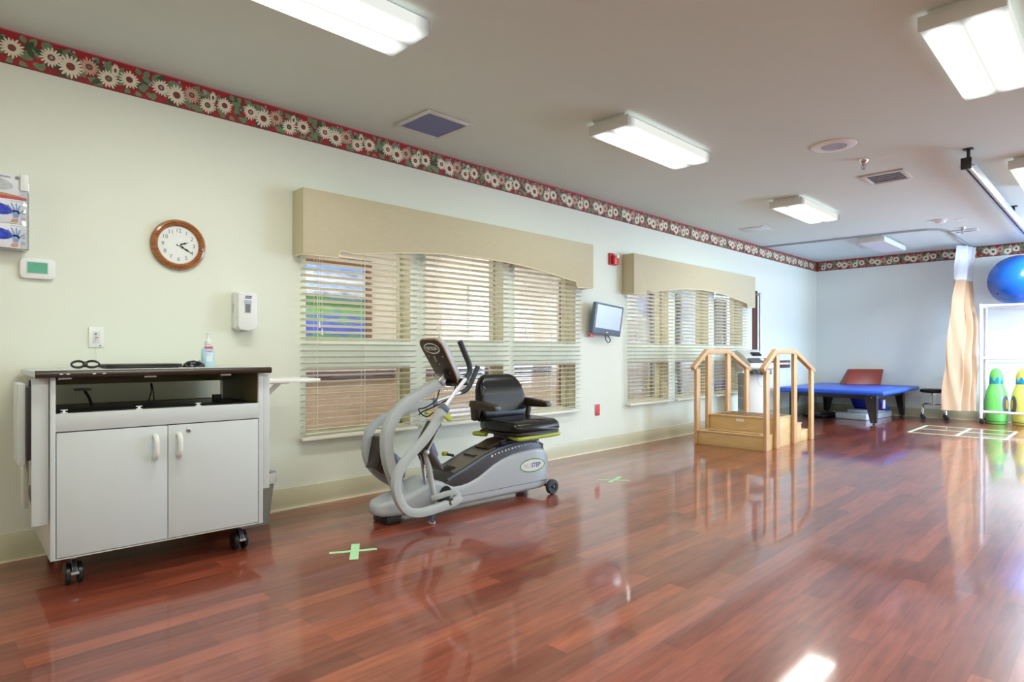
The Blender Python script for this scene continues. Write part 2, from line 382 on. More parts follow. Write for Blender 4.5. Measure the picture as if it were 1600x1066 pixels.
def thing(name, label, cat, loc=(0,0,0), rz=0.0, group=None):
    o = bpy.data.objects.new(name, None); COL.objects.link(o)
    o.empty_display_size = .1
    o.location = loc; o.rotation_euler = (0, 0, rz); o['label'] = label; o['category'] = cat
    if group: o['group'] = group
    return o
def tag(o, label, cat, group=None, kind=None):
    if label: o['label'] = label
    if cat: o['category'] = cat
    if group: o['group'] = group
    if kind: o['kind'] = kind
    return o
def struct(o, label=None, cat=None):
    o['kind'] = 'structure'
    if label: o['label'] = label; o['category'] = cat
    return o
def plabel(o, l): o['label'] = l; return o
def dup_tree(o, parent=None, loc=None):
    kids = [c for c in bpy.data.objects if c.parent == o]
    n = o.copy(); COL.objects.link(n)
    if parent: n.parent = parent
    if loc is not None: n.location = loc
    for c in kids: dup_tree(c, n)
    return n
def rrect(w, h, r, n=5):
    pts = []
    for cx, cy, a0 in ((w/2-r, h/2-r, 0), (-w/2+r, h/2-r, 90), (-w/2+r, -h/2+r, 180), (w/2-r, -h/2+r, 270)):
        for i in range(n+1):
            a = radians(a0+90*i/n); pts.append((cx+r*cos(a), cy+r*sin(a)))
    return pts
def ellipse(a, b, n=32): return [(a*cos(2*pi*i/n), b*sin(2*pi*i/n)) for i in range(n)]
def smooth_path(pts, n=6, closed=False):
    P = [Vector(p) for p in pts]; out = []; k = len(P)
    for i in range(k if closed else k-1):
        p0 = P[i-1] if (closed or i > 0) else P[0]*2-P[1]; p1 = P[i]; p2 = P[(i+1) % k]; p3 = P[(i+2) % k] if (closed or i+2 < k) else P[-1]*2-P[-2]
        for j in range(n):
            t = j/n
            out.append(0.5*((2*p1)+(p2-p0)*t+(2*p0-5*p1+4*p2-p3)*t*t+(3*p1-p0-3*p2+p3)*t**3))
    if not closed: out.append(P[-1])
    return out
def TR(loc, rx=0, ry=0, rz=0): return Matrix.Translation(loc) @ Euler((rx, ry, rz)).to_matrix().to_4x4()
def wall_tr(x, y, z):
    """text plane on left wall: local x -> +Y, local y -> +Z, faces +X"""
    return Matrix(((0, 0, 1, x), (1, 0, 0, y), (0, 1, 0, z), (0, 0, 0, 1)))

# ------------------------------------------------------------------ room shell
OPEN = [(2.033, 2.925), (3.077, 3.968), (4.113, 5.018), (5.963, 6.857), (7.010, 7.900), (8.052, 8.952)]
LZ0, LZ1, UZ0, UZ1 = 0.492, 0.970, 1.160, 2.02
WT = 0.20
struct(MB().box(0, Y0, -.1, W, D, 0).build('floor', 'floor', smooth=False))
struct(MB().box(-WT, Y0-.2, H, W+.2, D+.2, H+.12).build('ceiling', 'ceiling', smooth=False))
b = MB()
ys = [Y0-.2]
for a, c in OPEN: ys += [a, c]
ys.append(D+.2)
for i in range(0, len(ys), 2): b.box(-WT, ys[i], -.1, 0, ys[i+1], H)
for a, c in OPEN:
    b.box(-WT, a, -.1, 0, c, LZ0); b.box(-WT, a, LZ1, 0, c, UZ0); b.box(-WT, a, UZ1, 0, c, H)
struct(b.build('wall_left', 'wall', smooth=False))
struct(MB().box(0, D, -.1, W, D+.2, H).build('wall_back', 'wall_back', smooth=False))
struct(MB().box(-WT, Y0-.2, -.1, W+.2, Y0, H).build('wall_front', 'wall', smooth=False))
# right wall with two big daylight openings
b = MB(); RW = [(8.7, 11.85)]
yy = [Y0]
for a, c in RW: yy += [a, c]
yy.append(D+.2)
for i in range(0, len(yy), 2): b.box(W, yy[i], -.1, W+.2, yy[i+1], H)
for a, c in RW: b.box(W, a, -.1, W+.2, c, .12); b.box(W, a, 2.3, W+.2, c, H)
struct(b.build('wall_right', 'wall', smooth=False))
for i, (a, c) in enumerate(RW):
    f = MB()
    for (y0, y1, z0, z1) in ((a, c, .12, .19), (a, c, 2.23, 2.3), (a, a+.06, .19, 2.23), (c-.06, c, .19, 2.23), ((a+c)/2-.03, (a+c)/2+.03, .19, 2.23)):
        f.box(W+.06, y0, z0, W+.12, y1, z1)
    fo = struct(f.build('window_%d' % (i+7), 'white_metal', bevel=.004))
    MB().box(W+.085, a+.05, .18, W+.091, c-.05, 2.24).build('pane', 'glass', fo, smooth=False)
# interior windows: jamb liner + frame + panes
for i, (a, c) in enumerate(OPEN):
    f = MB()
    for z0, z1 in ((LZ0, LZ1), (UZ0, UZ1)):
        e = .004; t = .022
        f.mat(0)
        f.box(-.19, a, z0, -.002, a+e, z1); f.box(-.19, c-e, z0, -.002, c, z1); f.box(-.19, a, z0, -.002, c, z0+e); f.box(-.19, a, z1-e, -.002, c, z1)
        for (y0, y1, q0, q1) in ((a, c, z0, z0+t), (a, c, z1-t, z1), (a, a+t, z0, z1), (c-t, c, z0, z1)): f.box(-.150, y0, q0, -.115, y1, q1)
    fo = struct(f.build('window_%d' % (i+1), 'jamb', smooth=False))
    for z0, z1 in ((LZ0, LZ1), (UZ0, UZ1)):
        MB().box(-.134, a+.015, z0+.015, -.128, c-.015, z1-.015).build('pane', 'glass', fo, smooth=False)
# baseboards
def baseboard(name, x0, y0, x1, y1):
    b = MB(); b.box(x0, y0, 0, x1, y1, .146)
    o = b.build(name, 'base', bevel=.003); struct(o); return o
baseboard('baseboard_left', 0.0, Y0, .008, D)
baseboard('baseboard_back', .008, D-.008, W, D)
struct(MB().box(.008, Y0, 0, .016, D-.008, .008).build('trim_1', 'caulk', smooth=False))
struct(MB().box(.016, D-.016, 0, W, D-.008, .008).build('trim_2', 'caulk', smooth=False))

# sunflower wallpaper border, drawn as thin paper shapes on a strip
def border(name, mapf, length):
    """mapf(s, z, off) -> point; s along the wall, z height above strip bottom"""
    b = MB(); BH = .177
    def P(pts, off, mi): b.mat(mi); b.poly([mapf(s, z, off) for s, z in pts])
    n = int(length/1.0)+1
    for i in range(n): P([(i*length/n, 0), ((i+1)*length/n, 0), ((i+1)*length/n, BH), (i*length/n, BH)], .0008, 0)
    P([(0, BH-.006), (length, BH-.006), (length, BH), (0, BH)], .0012, 7)
    P([(0, 0), (length, 0), (length, .004), (0, .004)], .0012, 8)
    def leaf(s, z, a, l, w, mi, off):
        ca, sa = cos(a), sin(a); off += random.random()*.0008
        prof = [(0, 0), (.25*l, .42*w), (.55*l, .5*w), (.82*l, .28*w), (l, 0), (.82*l, -.28*w), (.55*l, -.5*w), (.25*l, -.42*w)]
        P([(s+x*ca-y*sa, min(BH-.010, max(.008, z+x*sa+y*ca))) for x, y in prof], off, mi)
    def flower(s, z, r, mi, core, off, sx=1.0):
        k = 17; tips = []
        for j in range(k):
            a = 2*pi*j/k; l = r*random.uniform(.88, 1.10); d_ = 2*pi/k
            tips += [(r*.60*cos(a-d_*.5), r*.60*sin(a-d_*.5)), (l*.86*cos(a-d_*.26), l*.86*sin(a-d_*.26)), (l*cos(a+random.uniform(-.06, .06)), l*sin(a)), (l*.86*cos(a+d_*.26), l*.86*sin(a+d_*.26))]
        c0 = (s, z); n_ = len(tips)
        b.mat(mi).add([mapf(s, z, off)]+[mapf(s+x*sx, z+y, off) for x, y in tips], [(0, 1+i, 1+(i+1) % n_) for i in range(n_)])
        P([(s+x*sx, z+y) for x, y in ellipse(r*.34, r*.34, 10)], off+.0003, 3)
        P([(s+x*sx, z+y) for x, y in ellipse(r*.17, r*.17, 8)], off+.0004, core)
    per = .530
    s0 = -.14
    s = s0
    while s < length+per:
        base = [
            ('L', .00, .118, 1.9, .06, .035, 4), ('L', .035, .115, .6, .06, .04, 4), ('L', -.055, .10, 2.6, .055, .03, 4), ('L', -.03, .05, 4.3, .05, .03, 4), ('L', .05, .045, 5.1, .06, .03, 5), ('L', .03, .03, 5.6, .05, .03, 5),
            ('L', .09, .10, 1.2, .05, .035, 4), ('L', .10, .03, 4.9, .05, .028, 5), ('L', .19, .05, 5.3, .075, .04, 4), ('L', .16, .04, 5.9, .085, .04, 4), ('L', .19, .12, 1.1, .05, .035, 4),
            ('L', .25, .06, 5.6, .06, .04, 5), ('L', .275, .11, 2.2, .055, .035, 4), ('L', .31, .105, 1.0, .05, .03, 4), ('L', .36, .04, 4.5, .05, .03, 4), ('L', .40, .035, 5.2, .055, .035, 4), ('L', .44, .125, 1.0, .05, .035, 4), ('L', .42, .13, 2.0, .045, .03, 4), ('L', .45, .04, 5.8, .05, .03, 4), ('L', .47, .09, .3, .05, .03, 5), ('L', .21, .085, .2, .06, .04, 5), ('L', .07, .07, .4, .06, .04, 5), ('L', .33, .075, .2, .06, .04, 5)]
        for k_ in range(40):
            base.append(('L', -.08+.53*k_/40+random.uniform(-.01, .01), .088+random.uniform(-.042, .042), random.uniform(0, 6.28), random.uniform(.045, .07), random.uniform(.024, .038), 4 if k_ % 5 < 3 else 5))
        for q in base:
            if 0.03 < s+q[1] < length-.03: leaf(s+q[1], q[2], q[3], q[4], q[5], q[6], .0016)
        for dx, dz in ((-.05, .105), (-.04, .095), (-.06, .09), (.075, .145), (.085, .138), (.24, .145), (.252, .138), (.245, .128), (.10, .155), (.19, .15)):
            if 0.01 < s+dx < length-.01: P([(s+dx+x, dz+z) for x, z in ellipse(.008, .008, 6)], .0021, 6)
        for dx, dz, r, mi, core, sx in ((.295, .118, .034, 1, 3, .55), (.17, .098, .044, 2, 4, 1), (.0, .092, .045, 1, 6, 1), (.085, .072, .054, 1, 3, 1), (.262, .062, .046, 1, 4, 1), (.365, .088, .046, 1, 3, 1)):
            if .06 < s+dx < length-.06: flower(s+dx, dz, r*1.16, mi, core, .0028+.0006*random.random(), sx)
        s += per
    o = b.build(name, ['bd_red', 'bd_cream', 'bd_pink', 'bd_core', 'bd_green', 'bd_dkgreen', 'bd_lilac', 'bd_edge', 'bd_dark'], smooth=False)
    struct(o); return o
ZB = H-.177
border('trim_3', lambda s, z, o: (o, Y0+.02+s, ZB+z), D-Y0-.02)
border('trim_4', lambda s, z, o: (s, D-o, ZB+z), W)
border('trim_5', lambda s, z, o: (W-o, D-s, ZB+z), D-Y0-.02)

# ------------------------------------------------------------------ corridor behind the interior windows
CX = -2.10
struct(MB().box(CX-.1, 0.8, -.1, -WT, 13.5, 0).build('floor_corridor', 'corr_floor', smooth=False))
struct(MB().box(CX-.1, 0.8, 2.6, -WT, 13.5, 2.7).build('ceiling_corridor', 'ceiling', smooth=False))
b = MB(); b.box(CX-.1, .8, .80, CX, 13.5, 2.6).mat(1).box(CX-.1, .8, 0, CX, 13.5, .80)
struct(b.build('wall_corridor', ['corr_wall', 'corr_low'], smooth=False))
struct(MB().box(CX, .8, 0, -WT, .9, 2.6).build('wall_corridor_near', 'corr_wall', smooth=False))
struct(MB().box(CX, 13.4, 0, -WT, 13.5, 2.6).build('wall_corridor_far', 'corr_wall', smooth=False))
struct(MB().box(CX, .9, .765, CX+.03, 7.0, .865).build('trim_6', 'corr_band', bevel=.006))
# framed landscape
t = thing('framed_painting', 'wood framed landscape of blue wildflower meadow seen through the nearest window', 'painting', (CX, 3.15, 1.60))
b = MB(); hw, hh, fw = .72, .52, .075
for (y0, y1, z0, z1) in ((-hw, hw, hh-fw, hh), (-hw, hw, -hh, -hh+fw), (-hw, -hw+fw, -hh+fw, hh-fw), (hw-fw, hw, -hh+fw, hh-fw)): b.box(0, y0, z0, .045, y1, z1)
b.build('frame', 'frame_wood', t, bevel=.01)
MB().box(.005, -hw+fw-.01, -hh+fw-.01, .02, hw-fw+.01, hh-fw+.01).build('canvas', 'painting', t, smooth=False)
# corridor doors and a bright window
def cdoor(n, y0, y1, m='darkwood'):
    b = MB(); b.box(CX, y0, 0, CX+.03, y1, 2.1)
    for z0, z1 in ((.15, .9), (1.05, 1.95)):
        b.box(CX+.028, y0+.14, z0, CX+.042, y1-.14, z1)
    b.mat(1).box(CX, y0-.09, 0, CX+.05, y0, 2.19).box(CX, y1, 0, CX+.05, y1+.09, 2.19).box(CX, y0, 2.1, CX+.05, y1, 2.19)
    struct(b.build('door_%d' % n, [m, 'darkwood'], bevel=.006))
cdoor(1, 7.30, 8.20)
cdoor(2, 9.8, 10.7); cdoor(3, 11.6, 12.6)
fo = struct((lambda b: b.box(CX, 5.35, .95, CX+.04, 5.42, 1.95).box(CX, 6.13, .95, CX+.04, 6.2, 1.95).box(CX, 5.42, 1.88, CX+.04, 6.13, 1.95).box(CX, 5.42, .95, CX+.04, 6.13, 1.02).box(CX, 5.755, 1.02, CX+.035, 5.795, 1.88))(MB()).build('window_10', 'white_metal', bevel=.004))
M['daylit'] = mat('daylit_pane', (.80, .86, 1.0), .3, emis=1.6, var=.15, scale=3)
MB().box(CX+.002, 5.42, 1.02, CX+.012, 6.13, 1.88).build('pane', 'daylit', fo, smooth=False)
# ------------------------------------------------------------------ blinds
def blind(y0, y1, label, cordpos):
    t = thing('window_blind', label, 'blind', (0, (y0+y1)/2, 0), group='white slatted window blinds')
    hw = (y1-y0)/2; cx = .050; tilt = radians(15); hwid = .025
    b = MB(); z = .520; zs = []
    while z < 2.02:
        dx, dz = cos(tilt)*hwid, sin(tilt)*hwid; th = .0014
        pts = [(cx-dx, z-dz-th), (cx, z-th+.002), (cx+dx, z+dz-th), (cx+dx, z+dz+th), (cx, z+th+.002), (cx-dx, z-dz+th)]
        b.prism(pts, -hw, hw, 'y'); zs.append(z); z += .0437
    b.build('slats', 'slat', t, smooth=False)
    MB().box(cx-.026, -hw, .463, cx+.026, hw, .487).build('bottom_rail', 'slat', t, bevel=.005)
    MB().box(cx-.03, -hw, 2.03, cx+.03, hw, 2.075).build('head_rail', 'slat', t, bevel=.003)
    for f in (-.78, 0.0, .62):
        c = MB()
        for dx in (-.027, .027): c.tube([(cx+dx, hw*f, .48), (cx+dx, hw*f, 2.04)], .0012, 5)
        c.tube([(cx+.0, hw*f+.012, .48), (cx+.0, hw*f+.012, 2.04)], .0009, 5)
        c.build('ladder_cord', 'cord', t)
    c = MB(); c.tube([(cx+.036, cordpos, 2.03), (cx+.036, cordpos, 1.29)], .0013, 5); c.tube([(cx+.036, cordpos+.02, 2.03), (cx+.036, cordpos+.02, 1.24)], .0013, 5)
    c.lathe([(.0015, .045), (.006, .03), (.009, 0), (.006, -.003)], (cx+.036, cordpos, 1.25), 8).lathe([(.0015, .045), (.006, .03), (.009, 0), (.006, -.003)], (cx+.036, cordpos+.02, 1.20), 8)
    c.build('tilt_cord', 'cord', t)
pos = ['nearest', 'middle', 'farthest']
for k in range(6):
    a, c = OPEN[k]
    w = 'near window group, behind the recumbent stepper' if k < 3 else 'far window group, behind the practice stairs'
    blind(a-.055, c+.022, 'white slatted blind, %s of three in the %s' % (pos[k % 3], w), -.37)

# ------------------------------------------------------------------ valances
def valance(y0, label):
    t = thing('window_valance', label, 'valance', (0, y0, 0), group='tan fabric valances')
    Wd = 3.18; zt = 2.19
    low = [(0, 1.742), (.262, 1.742), (.266, 1.775), (.282, 1.794), (.30, 1.795), (.36, 1.783), (.44, 1.788), (.6, 1.812), (.8, 1.837), (1.0, 1.857), (1.3, 1.880), (1.59, 1.887), (1.9, 1.882), (2.15, 1.868), (2.4, 1.846), (2.6, 1.823), (2.78, 1.799), (2.885, 1.789), (2.895, 1.786), (2.91, 1.735), (2.93, 1.728), (Wd, 1.742)]
    b = MB()
    n = len(low)
    # front as quads strips (thick plate)
    def plate(x0, x1):
        for (ya, za), (yb, zb) in zip(low[:-1], low[1:]):
            if yb-ya < 1e-4: continue
            vs = [(x0, ya, za), (x0, yb, zb), (x0, yb, zt), (x0, ya, zt), (x1, ya, za), (x1, yb, zb), (x1, yb, zt), (x1, ya, zt)]
            b.add(vs, [(0, 1, 2, 3), (4, 5, 6, 7), (0, 1, 5, 4), (3, 2, 6, 7)])
    poly = low+[(Wd, zt), (0, zt)]
    b.prism(poly, .142, .160, 'x')
    b.box(0.001, 0, 1.742, .143, .018, zt); b.box(0.001, Wd-.018, 1.742, .143, Wd, zt)
    b.box(0.001, .018, zt-.018, .143, Wd-.018, zt)
    b.build('fabric_body', 'valance', t, bevel=.006, seg=2)
    p = MB(); pth = [(.161, y, z-.003) for y, z in low]
    p.tube([(0.004, .006, 1.74), (.08, .006, 1.74), (.15, .006, 1.74)]+pth[1:-1]+[(.15, Wd-.006, 1.74), (.08, Wd-.006, 1.74), (.004, Wd-.006, 1.74)], .006, 6)
    p.build('piping', 'piping', t)
valance(1.935, 'long tan fabric valance with arched lower edge over the near windows')
valance(5.855, 'tan fabric valance over the far windows behind the practice stairs')

# ------------------------------------------------------------------ ceiling lights
def ceiling_light(x, y, label, lit=True):
    t = thing('ceiling_light', label, 'light', (x, y, H), group='fluorescent ceiling lights')
    b = MB(); b.box(-.135, -.585, -.032, .135, .585, -.0005)
    b.build('housing', 'white_metal', t, bevel=.003)
    e = MB()
    for s in (-1, 1): e.box(-.172, s*.592-.006 if s < 0 else s*.592-.004, -.094, .172, s*.592+.004, -.020) if s < 0 else None
    e.build('end_cap', 'white_metal', t, bevel=.003)
    # wraparound lens: bottom, sides, far end
    prof = [(-.170, -.028), (-.170, -.080), (-.160, -.092), (.160, -.092), (.170, -.080), (.170, -.028)]
    l = MB()
    rows = [[(x_, yy_, z_) for x_, z_ in prof] for yy_ in [-.586+1.176*i/12 for i in range(13)]]
    l.grid(rows); l.poly([(x_, .590, z_) for x_, z_ in prof])
    l.build('lens', 'lens' if lit else 'lens_off', t, smooth=False)
    return t
LX, RX = 1.475, 3.52
ceiling_light(LX, 1.275, 'lit fluorescent ceiling light at the top edge above the clock wall')
ceiling_light(LX, 4.16, 'lit fluorescent ceiling light beyond the square blue-grey ceiling vent')
ceiling_light(LX, 7.355, 'small-looking lit ceiling light above the far windows')
ceiling_light(LX, 10.45, 'unlit fluorescent ceiling light inside the curtain track near the far corner', lit=False)
ceiling_light(RX, 4.14, 'large lit fluorescent ceiling light in the upper right corner')
ceiling_light(RX, 7.35, 'lit ceiling light beside the lift rail, cut by the right edge')

# ------------------------------------------------------------------ ceiling fittings
t = thing('return_air_vent', 'square ceiling vent with blue-grey grille, beyond the first ceiling light', 'vent', (.495, 2.775, H))
b = MB(); o_, i_ = .207, .170
for (x0, y0, x1, y1) in ((-o_, -o_, o_, -i_), (-o_, i_, o_, o_), (-o_, -i_, -i_, i_), (i_, -i_, o_, i_)): b.box(x0, y0, -.014, x1, y1, -.0005)
b.build('frame', 'white_matte', t, bevel=.004)
b = MB()
for i in range(40):
    x = -i_+.004+i*(2*i_-.008)/39; b.box(x-.0016, -i_, -.012, x+.0016, i_, -.002)
b.mat(0).box(-i_, -i_, -.003, i_, i_, -.001)
b.build('grille', 'vent_blue', t, smooth=False)
t = thing('ceiling_speaker', 'round ceiling speaker with grey centre grille', 'speaker', (2.405, 5.33, H))
MB().lathe([(.165, -.0005), (.165, -.006), (.155, -.012), (.100, -.014), (.095, -.010)], n=40, cap=False).build('rim', 'white', t)
MB().lathe([(.0, -.0115), (.05, -.0115), (.096, -.0105)], n=40).build('grille', 'speaker_g', t)
def sprinkler(x, y, label):
    t = thing('fire_sprinkler', label, 'sprinkler', (x, y, H), group='fire sprinklers')
    MB().lathe([(.042, -.0005), (.042, -.006), (.034, -.022), (.022, -.034), (.012, -.036)], n=24).build('escutcheon', 'chrome', t)
    b = MB(); b.lathe([(.012, -.034), (.012, -.052), (.008, -.054)], n=12)
    for s in (-1, 1): b.tube([(s*.010, 0, -.052), (s*.016, 0, -.066), (s*.004, 0, -.084)], .0028, 6)
    b.lathe([(.0035, -.052), (.0035, -.082)], n=8).lathe([(.016, -.084), (.017, -.087), (.0, -.088)], n=16)
    b.build('head', 'steel', t)
sprinkler(2.465, 5.90, 'chrome fire sprinkler between the round speaker and the louvred vent')
sprinkler(2.515, 10.05, 'chrome fire sprinkler in front of the far louvred vent near the curtain')
def louvre(x, y, wx, wy, label):
    t = thing('louvred_vent', label, 'vent', (x, y, H), group='louvred ceiling vents')
    b = MB()
    for (x0, y0, x1, y1) in ((-wx, -wy, wx, -wy+.04), (-wx, wy-.04, wx, wy), (-wx, -wy+.04, -wx+.04, wy-.04), (wx-.04, -wy+.04, wx, wy-.04)): b.box(x0, y0, -.016, x1, y1, -.0005)
    b.build('frame', 'white_matte', t, bevel=.006)
    MB().box(-wx+.04, -wy+.04, -.003, wx-.04, wy-.04, -.001).build('duct', 'gun', t, smooth=False)
    b = MB()
    for i in range(5):
        y_ = -wy+.065+i*(2*wy-.13)/4
        b.box(-wx+.04, y_-.006, -.008, wx-.04, y_+.006, -.006)
    b.build('louvres', 'white_matte', t, smooth=False)
louvre(2.46, 6.64, .18, .20, 'white louvred ceiling vent beyond the near fire sprinkler')
louvre(2.50, 10.32, .15, .10, 'small white louvred ceiling vent behind the far fire sprinkler')
t = thing('square_diffuser', 'flat white square ceiling vent close to the wall above the far windows', 'vent', (.53, 8.20, H))
MB().box(-.17, -.16, -.008, .17, .16, -.0005).build('frame', 'white_matte', t, bevel=.003)
MB().box(-.135, -.125, -.012, .135, .125, -.007).build('face', 'lens_off', t, bevel=.002)
t = thing('smoke_detector', 'round white smoke detector on the ceiling near the curtain track bend', 'smoke detector', (2.41, 9.28, H))
MB().lathe([(.075, -.0005), (.075, -.012), (.06, -.016)], n=28).build('base', 'white', t)
MB().lathe([(.058, -.014), (.058, -.03), (.045, -.045), (.0, -.048)], n=28).build('head', 'white', t)
t = tag(MB().lathe([(.06, H-.0005), (.058, H-.006), (.0, H-.008)], (2.60, 9.42, 0), n=24).build('blank_cover', 'white'), 'flat white round cover plate beside the smoke detector', 'cover plate')
t = thing('patient_lift_rail', 'grey metal lift rail hung under the ceiling on the right', 'rail', (3.155, 6.10, 0))
pr_ = [(-.03, 2.555), (-.011, 2.555), (-.011, 2.575), (-.022, 2.585), (-.022, 2.60), (.022, 2.60), (.022, 2.585), (.011, 2.575), (.011, 2.555), (.03, 2.555), (.034, 2.565), (.034, 2.635), (.028, 2.642), (-.028, 2.642), (-.034, 2.635), (-.034, 2.565)]
MB().prism(pr_, 0, 5.85, 'y').build('track', 'silver', t, smooth=False)
MB().box(-.036, -.012, 2.552, .036, .012, 2.645).build('end_stop', 'black', t, bevel=.004)
for y_ in (.10, 2.9, 5.7):
    b = MB(); b.box(-.035, y_-.035, 2.732, .035, y_+.035, H-.0005).box(-.012, y_-.012, 2.64, .012, y_+.012, 2.734)
    b.build('hanger', 'gun', t, bevel=.003)
b = MB(); b.tube([(-.055, .02, 2.585), (.055, .02, 2.585)], .006, 8); b.build('bolt', 'chrome', t)

# ------------------------------------------------------------------ curtain and track
t = thing('curtain_track', 'thin grey ceiling curtain track curving to the back wall', 'curtain track')
path = [(0.002, 9.66), (.7, 9.70), (1.4, 9.74), (1.95, 9.775), (2.16, 9.82), (2.28, 9.92), (2.335, 10.08), (2.345, 10.3), (2.335, 11.2), (2.325, D-.002)]
b = MB(); b.tube([(x, y, H-.014) for x, y in path], 1, prof=[(.013, .011), (-.013, .011), (-.013, -.011), (.013, -.011)], up=(0, 0, 1))
b.build('rail', 'steel', t, smooth=False)
t = thing('privacy_curtain', 'beige privacy curtain with white net top gathered beside the white rack', 'curtain')
top = [(2.30, 11.46), (2.22, 11.44), (2.36, 11.58), (2.24, 11.60), (2.39, 11.72), (2.25, 11.74), (2.41, 11.84), (2.26, 11.88), (2.37, 11.94)]
bot = [(2.10, 11.00), (2.19, 11.02), (2.28, 11.06), (2.34, 11.10), (2.24, 11.25), (2.42, 11.27), (2.31, 11.42), (2.46, 11.45), (2.40, 11.60)]
mid = [(2.17, 11.22), (2.20, 11.24), (2.32, 11.30), (2.36, 11.33), (2.25, 11.46), (2.42, 11.52), (2.30, 11.62), (2.45, 11.66), (2.38, 11.75)]
def crv(pts): return smooth_path([(x, y, 0) for x, y in pts], 7)
ct, cm, cb = crv(top), crv(mid), crv(bot)
def cur(i, z):
    f = (2.70-z)/(2.70-.22)
    a, m_, b_ = ct[i], cm[i], cb[i]
    q = a*(1-f)*(1-2*f)+m_*4*f*(1-f)+b_*f*(2*f-1) if False else (a.lerp(m_, f/.45) if f < .45 else m_.lerp(b_, (f-.45)/.55))
    return (q.x+.008*sin(z*9+i*.4), q.y+.008*cos(z*7+i*.5), z-(0.03*(i/len(ct)) if z < .3 else 0))
nz_ = 20
b = MB(); b.grid([[cur(i, 2.175-(2.175-.22)*k/24) for i in range(len(ct))] for k in range(25)])
b.build('fabric', 'beige_cloth', t, ang=80)
b = MB(); b.grid([[cur(i, 2.70-(2.70-2.17)*k/6) for i in range(len(ct))] for k in range(7)])
b.build('net', 'net', t, ang=80)
for i in range(0, len(ct), 7): MB().tube([(ct[i].x, ct[i].y, 2.695), (2.335, ct[i].y, 2.712)], .003, 5).build('hook', 'steel', t)

# ------------------------------------------------------------------ wall clock
t = thing('wall_clock', 'round wood rimmed wall clock above the rolling cart', 'clock', (0.0, 1.212, 1.727))
MB().lathe([(.150, .001), (.153, .010), (.152, .022), (.145, .033), (.135, .036), (.128, .030), (.122, .030), (.116, .024), (.113, .014)], n=56, axis='x', cap=False).build('rim', 'clockwood', t)
MB().lathe([(.0, .013), (.117, .013), (.117, .002)], n=48, axis='x').build('dial', 'dial', t)
for k in range(1, 13):
    a = pi/2-2*pi*k/12
    MB().text(str(k), .034, wall_tr(.0142, .086*cos(a), .086*sin(a))).build('numeral', 'ink_grey', t, smooth=False)
def hand(name, ang, l, w):
    a = pi/2-ang; ca, sa = cos(a), sin(a)
    pr = [(-.012, -w*.4), (.015, -w*.5), (.25*l, -w*1.4), (.40*l, -w*.5), (.6*l, -w*1.2), (.75*l, -w*.4), (l, 0), (.75*l, w*.4), (.6*l, w*1.2), (.40*l, w*.5), (.25*l, w*1.4), (.015, w*.5), (-.012, w*.4)]
    MB().prism([(x*ca-y*sa, x*sa+y*ca) for x, y in pr], .016, .0172, 'x').build(name, 'ink', t, smooth=False)
hand('hour_hand', 2*pi*(2.33/12), .060, .005)
hand('minute_hand', 2*pi*(20/60), .088, .0045)
MB().lathe([(.0, .020), (.006, .019), (.006, .014)], n=14, axis='x').build('hub', 'steel', t)

# ------------------------------------------------------------------ thermostat, call plate, sanitizer dispenser
t = thing('thermostat', 'white thermostat with green screen below the glove box rack', 'thermostat', (0, .530, 1.518))
MB().prism(rrect(.150, .108, .022), -.0005, .026, 'x').build('case', 'white', t, bevel=.006)
MB().prism(rrect(.094, .066, .003), .024, .0275, 'x', tr=TR((0, -.002, .004))).build('bezel', 'white_matte', t, bevel=.001)
b = MB(); b.prism(rrect(.084, .056, .002), .025, .0285, 'x', tr=TR((0, -.002, .004)))
b.mat(1).text('72', .016, wall_tr(.0287, -.010, .016)).text('68', .009, wall_tr(.0287, .026, .018)).text('AUTO', .006, wall_tr(.0287, -.024, -.014))
b.build('screen', ['lcd', 'ink_grey'], t, smooth=False)
t = thing('nurse_call_plate', 'white call switch plate with hanging pull cord above the laptop', 'switch plate', (0, .793, 1.162))
MB().prism(rrect(.072, .114, .003), .0005, .007, 'x').build('plate', 'white', t, bevel=.002)
MB().prism(rrect(.034, .066, .002), .006, .010, 'x').build('insert', 'white_matte', t, bevel=.0015)
b = MB(); b.prism(rrect(.010, .010, .001), .009, .0115, 'x', tr=TR((0, -.004, .018)))
b.mat(1).prism(rrect(.016, .006, .001), .009, .0105, 'x', tr=TR((0, 0, -.002))); b.mat(0).prism(rrect(.005, .006, .001), .009, .0105, 'x', tr=TR((0, -.003, -.014)))
b.mat(2).prism(rrect(.008, .005, .001), .0065, .0078, 'x', tr=TR((0, .018, -.047)))
b.build('markings', ['ink_grey', 'pinkred', 'navy'], t, smooth=False)
MB().tube([(.010, -.003, -.014), (.014, -.002, -.03), (.012, -.001, -.09), (.012, 0, -.162)], .0012, 6).build('pull_cord', 'cord', t)

t = thing('hand_sanitizer_dispenser', 'white wall mounted hand sanitizer dispenser left of the near windows', 'dispenser', (0, 1.590, 1.340))
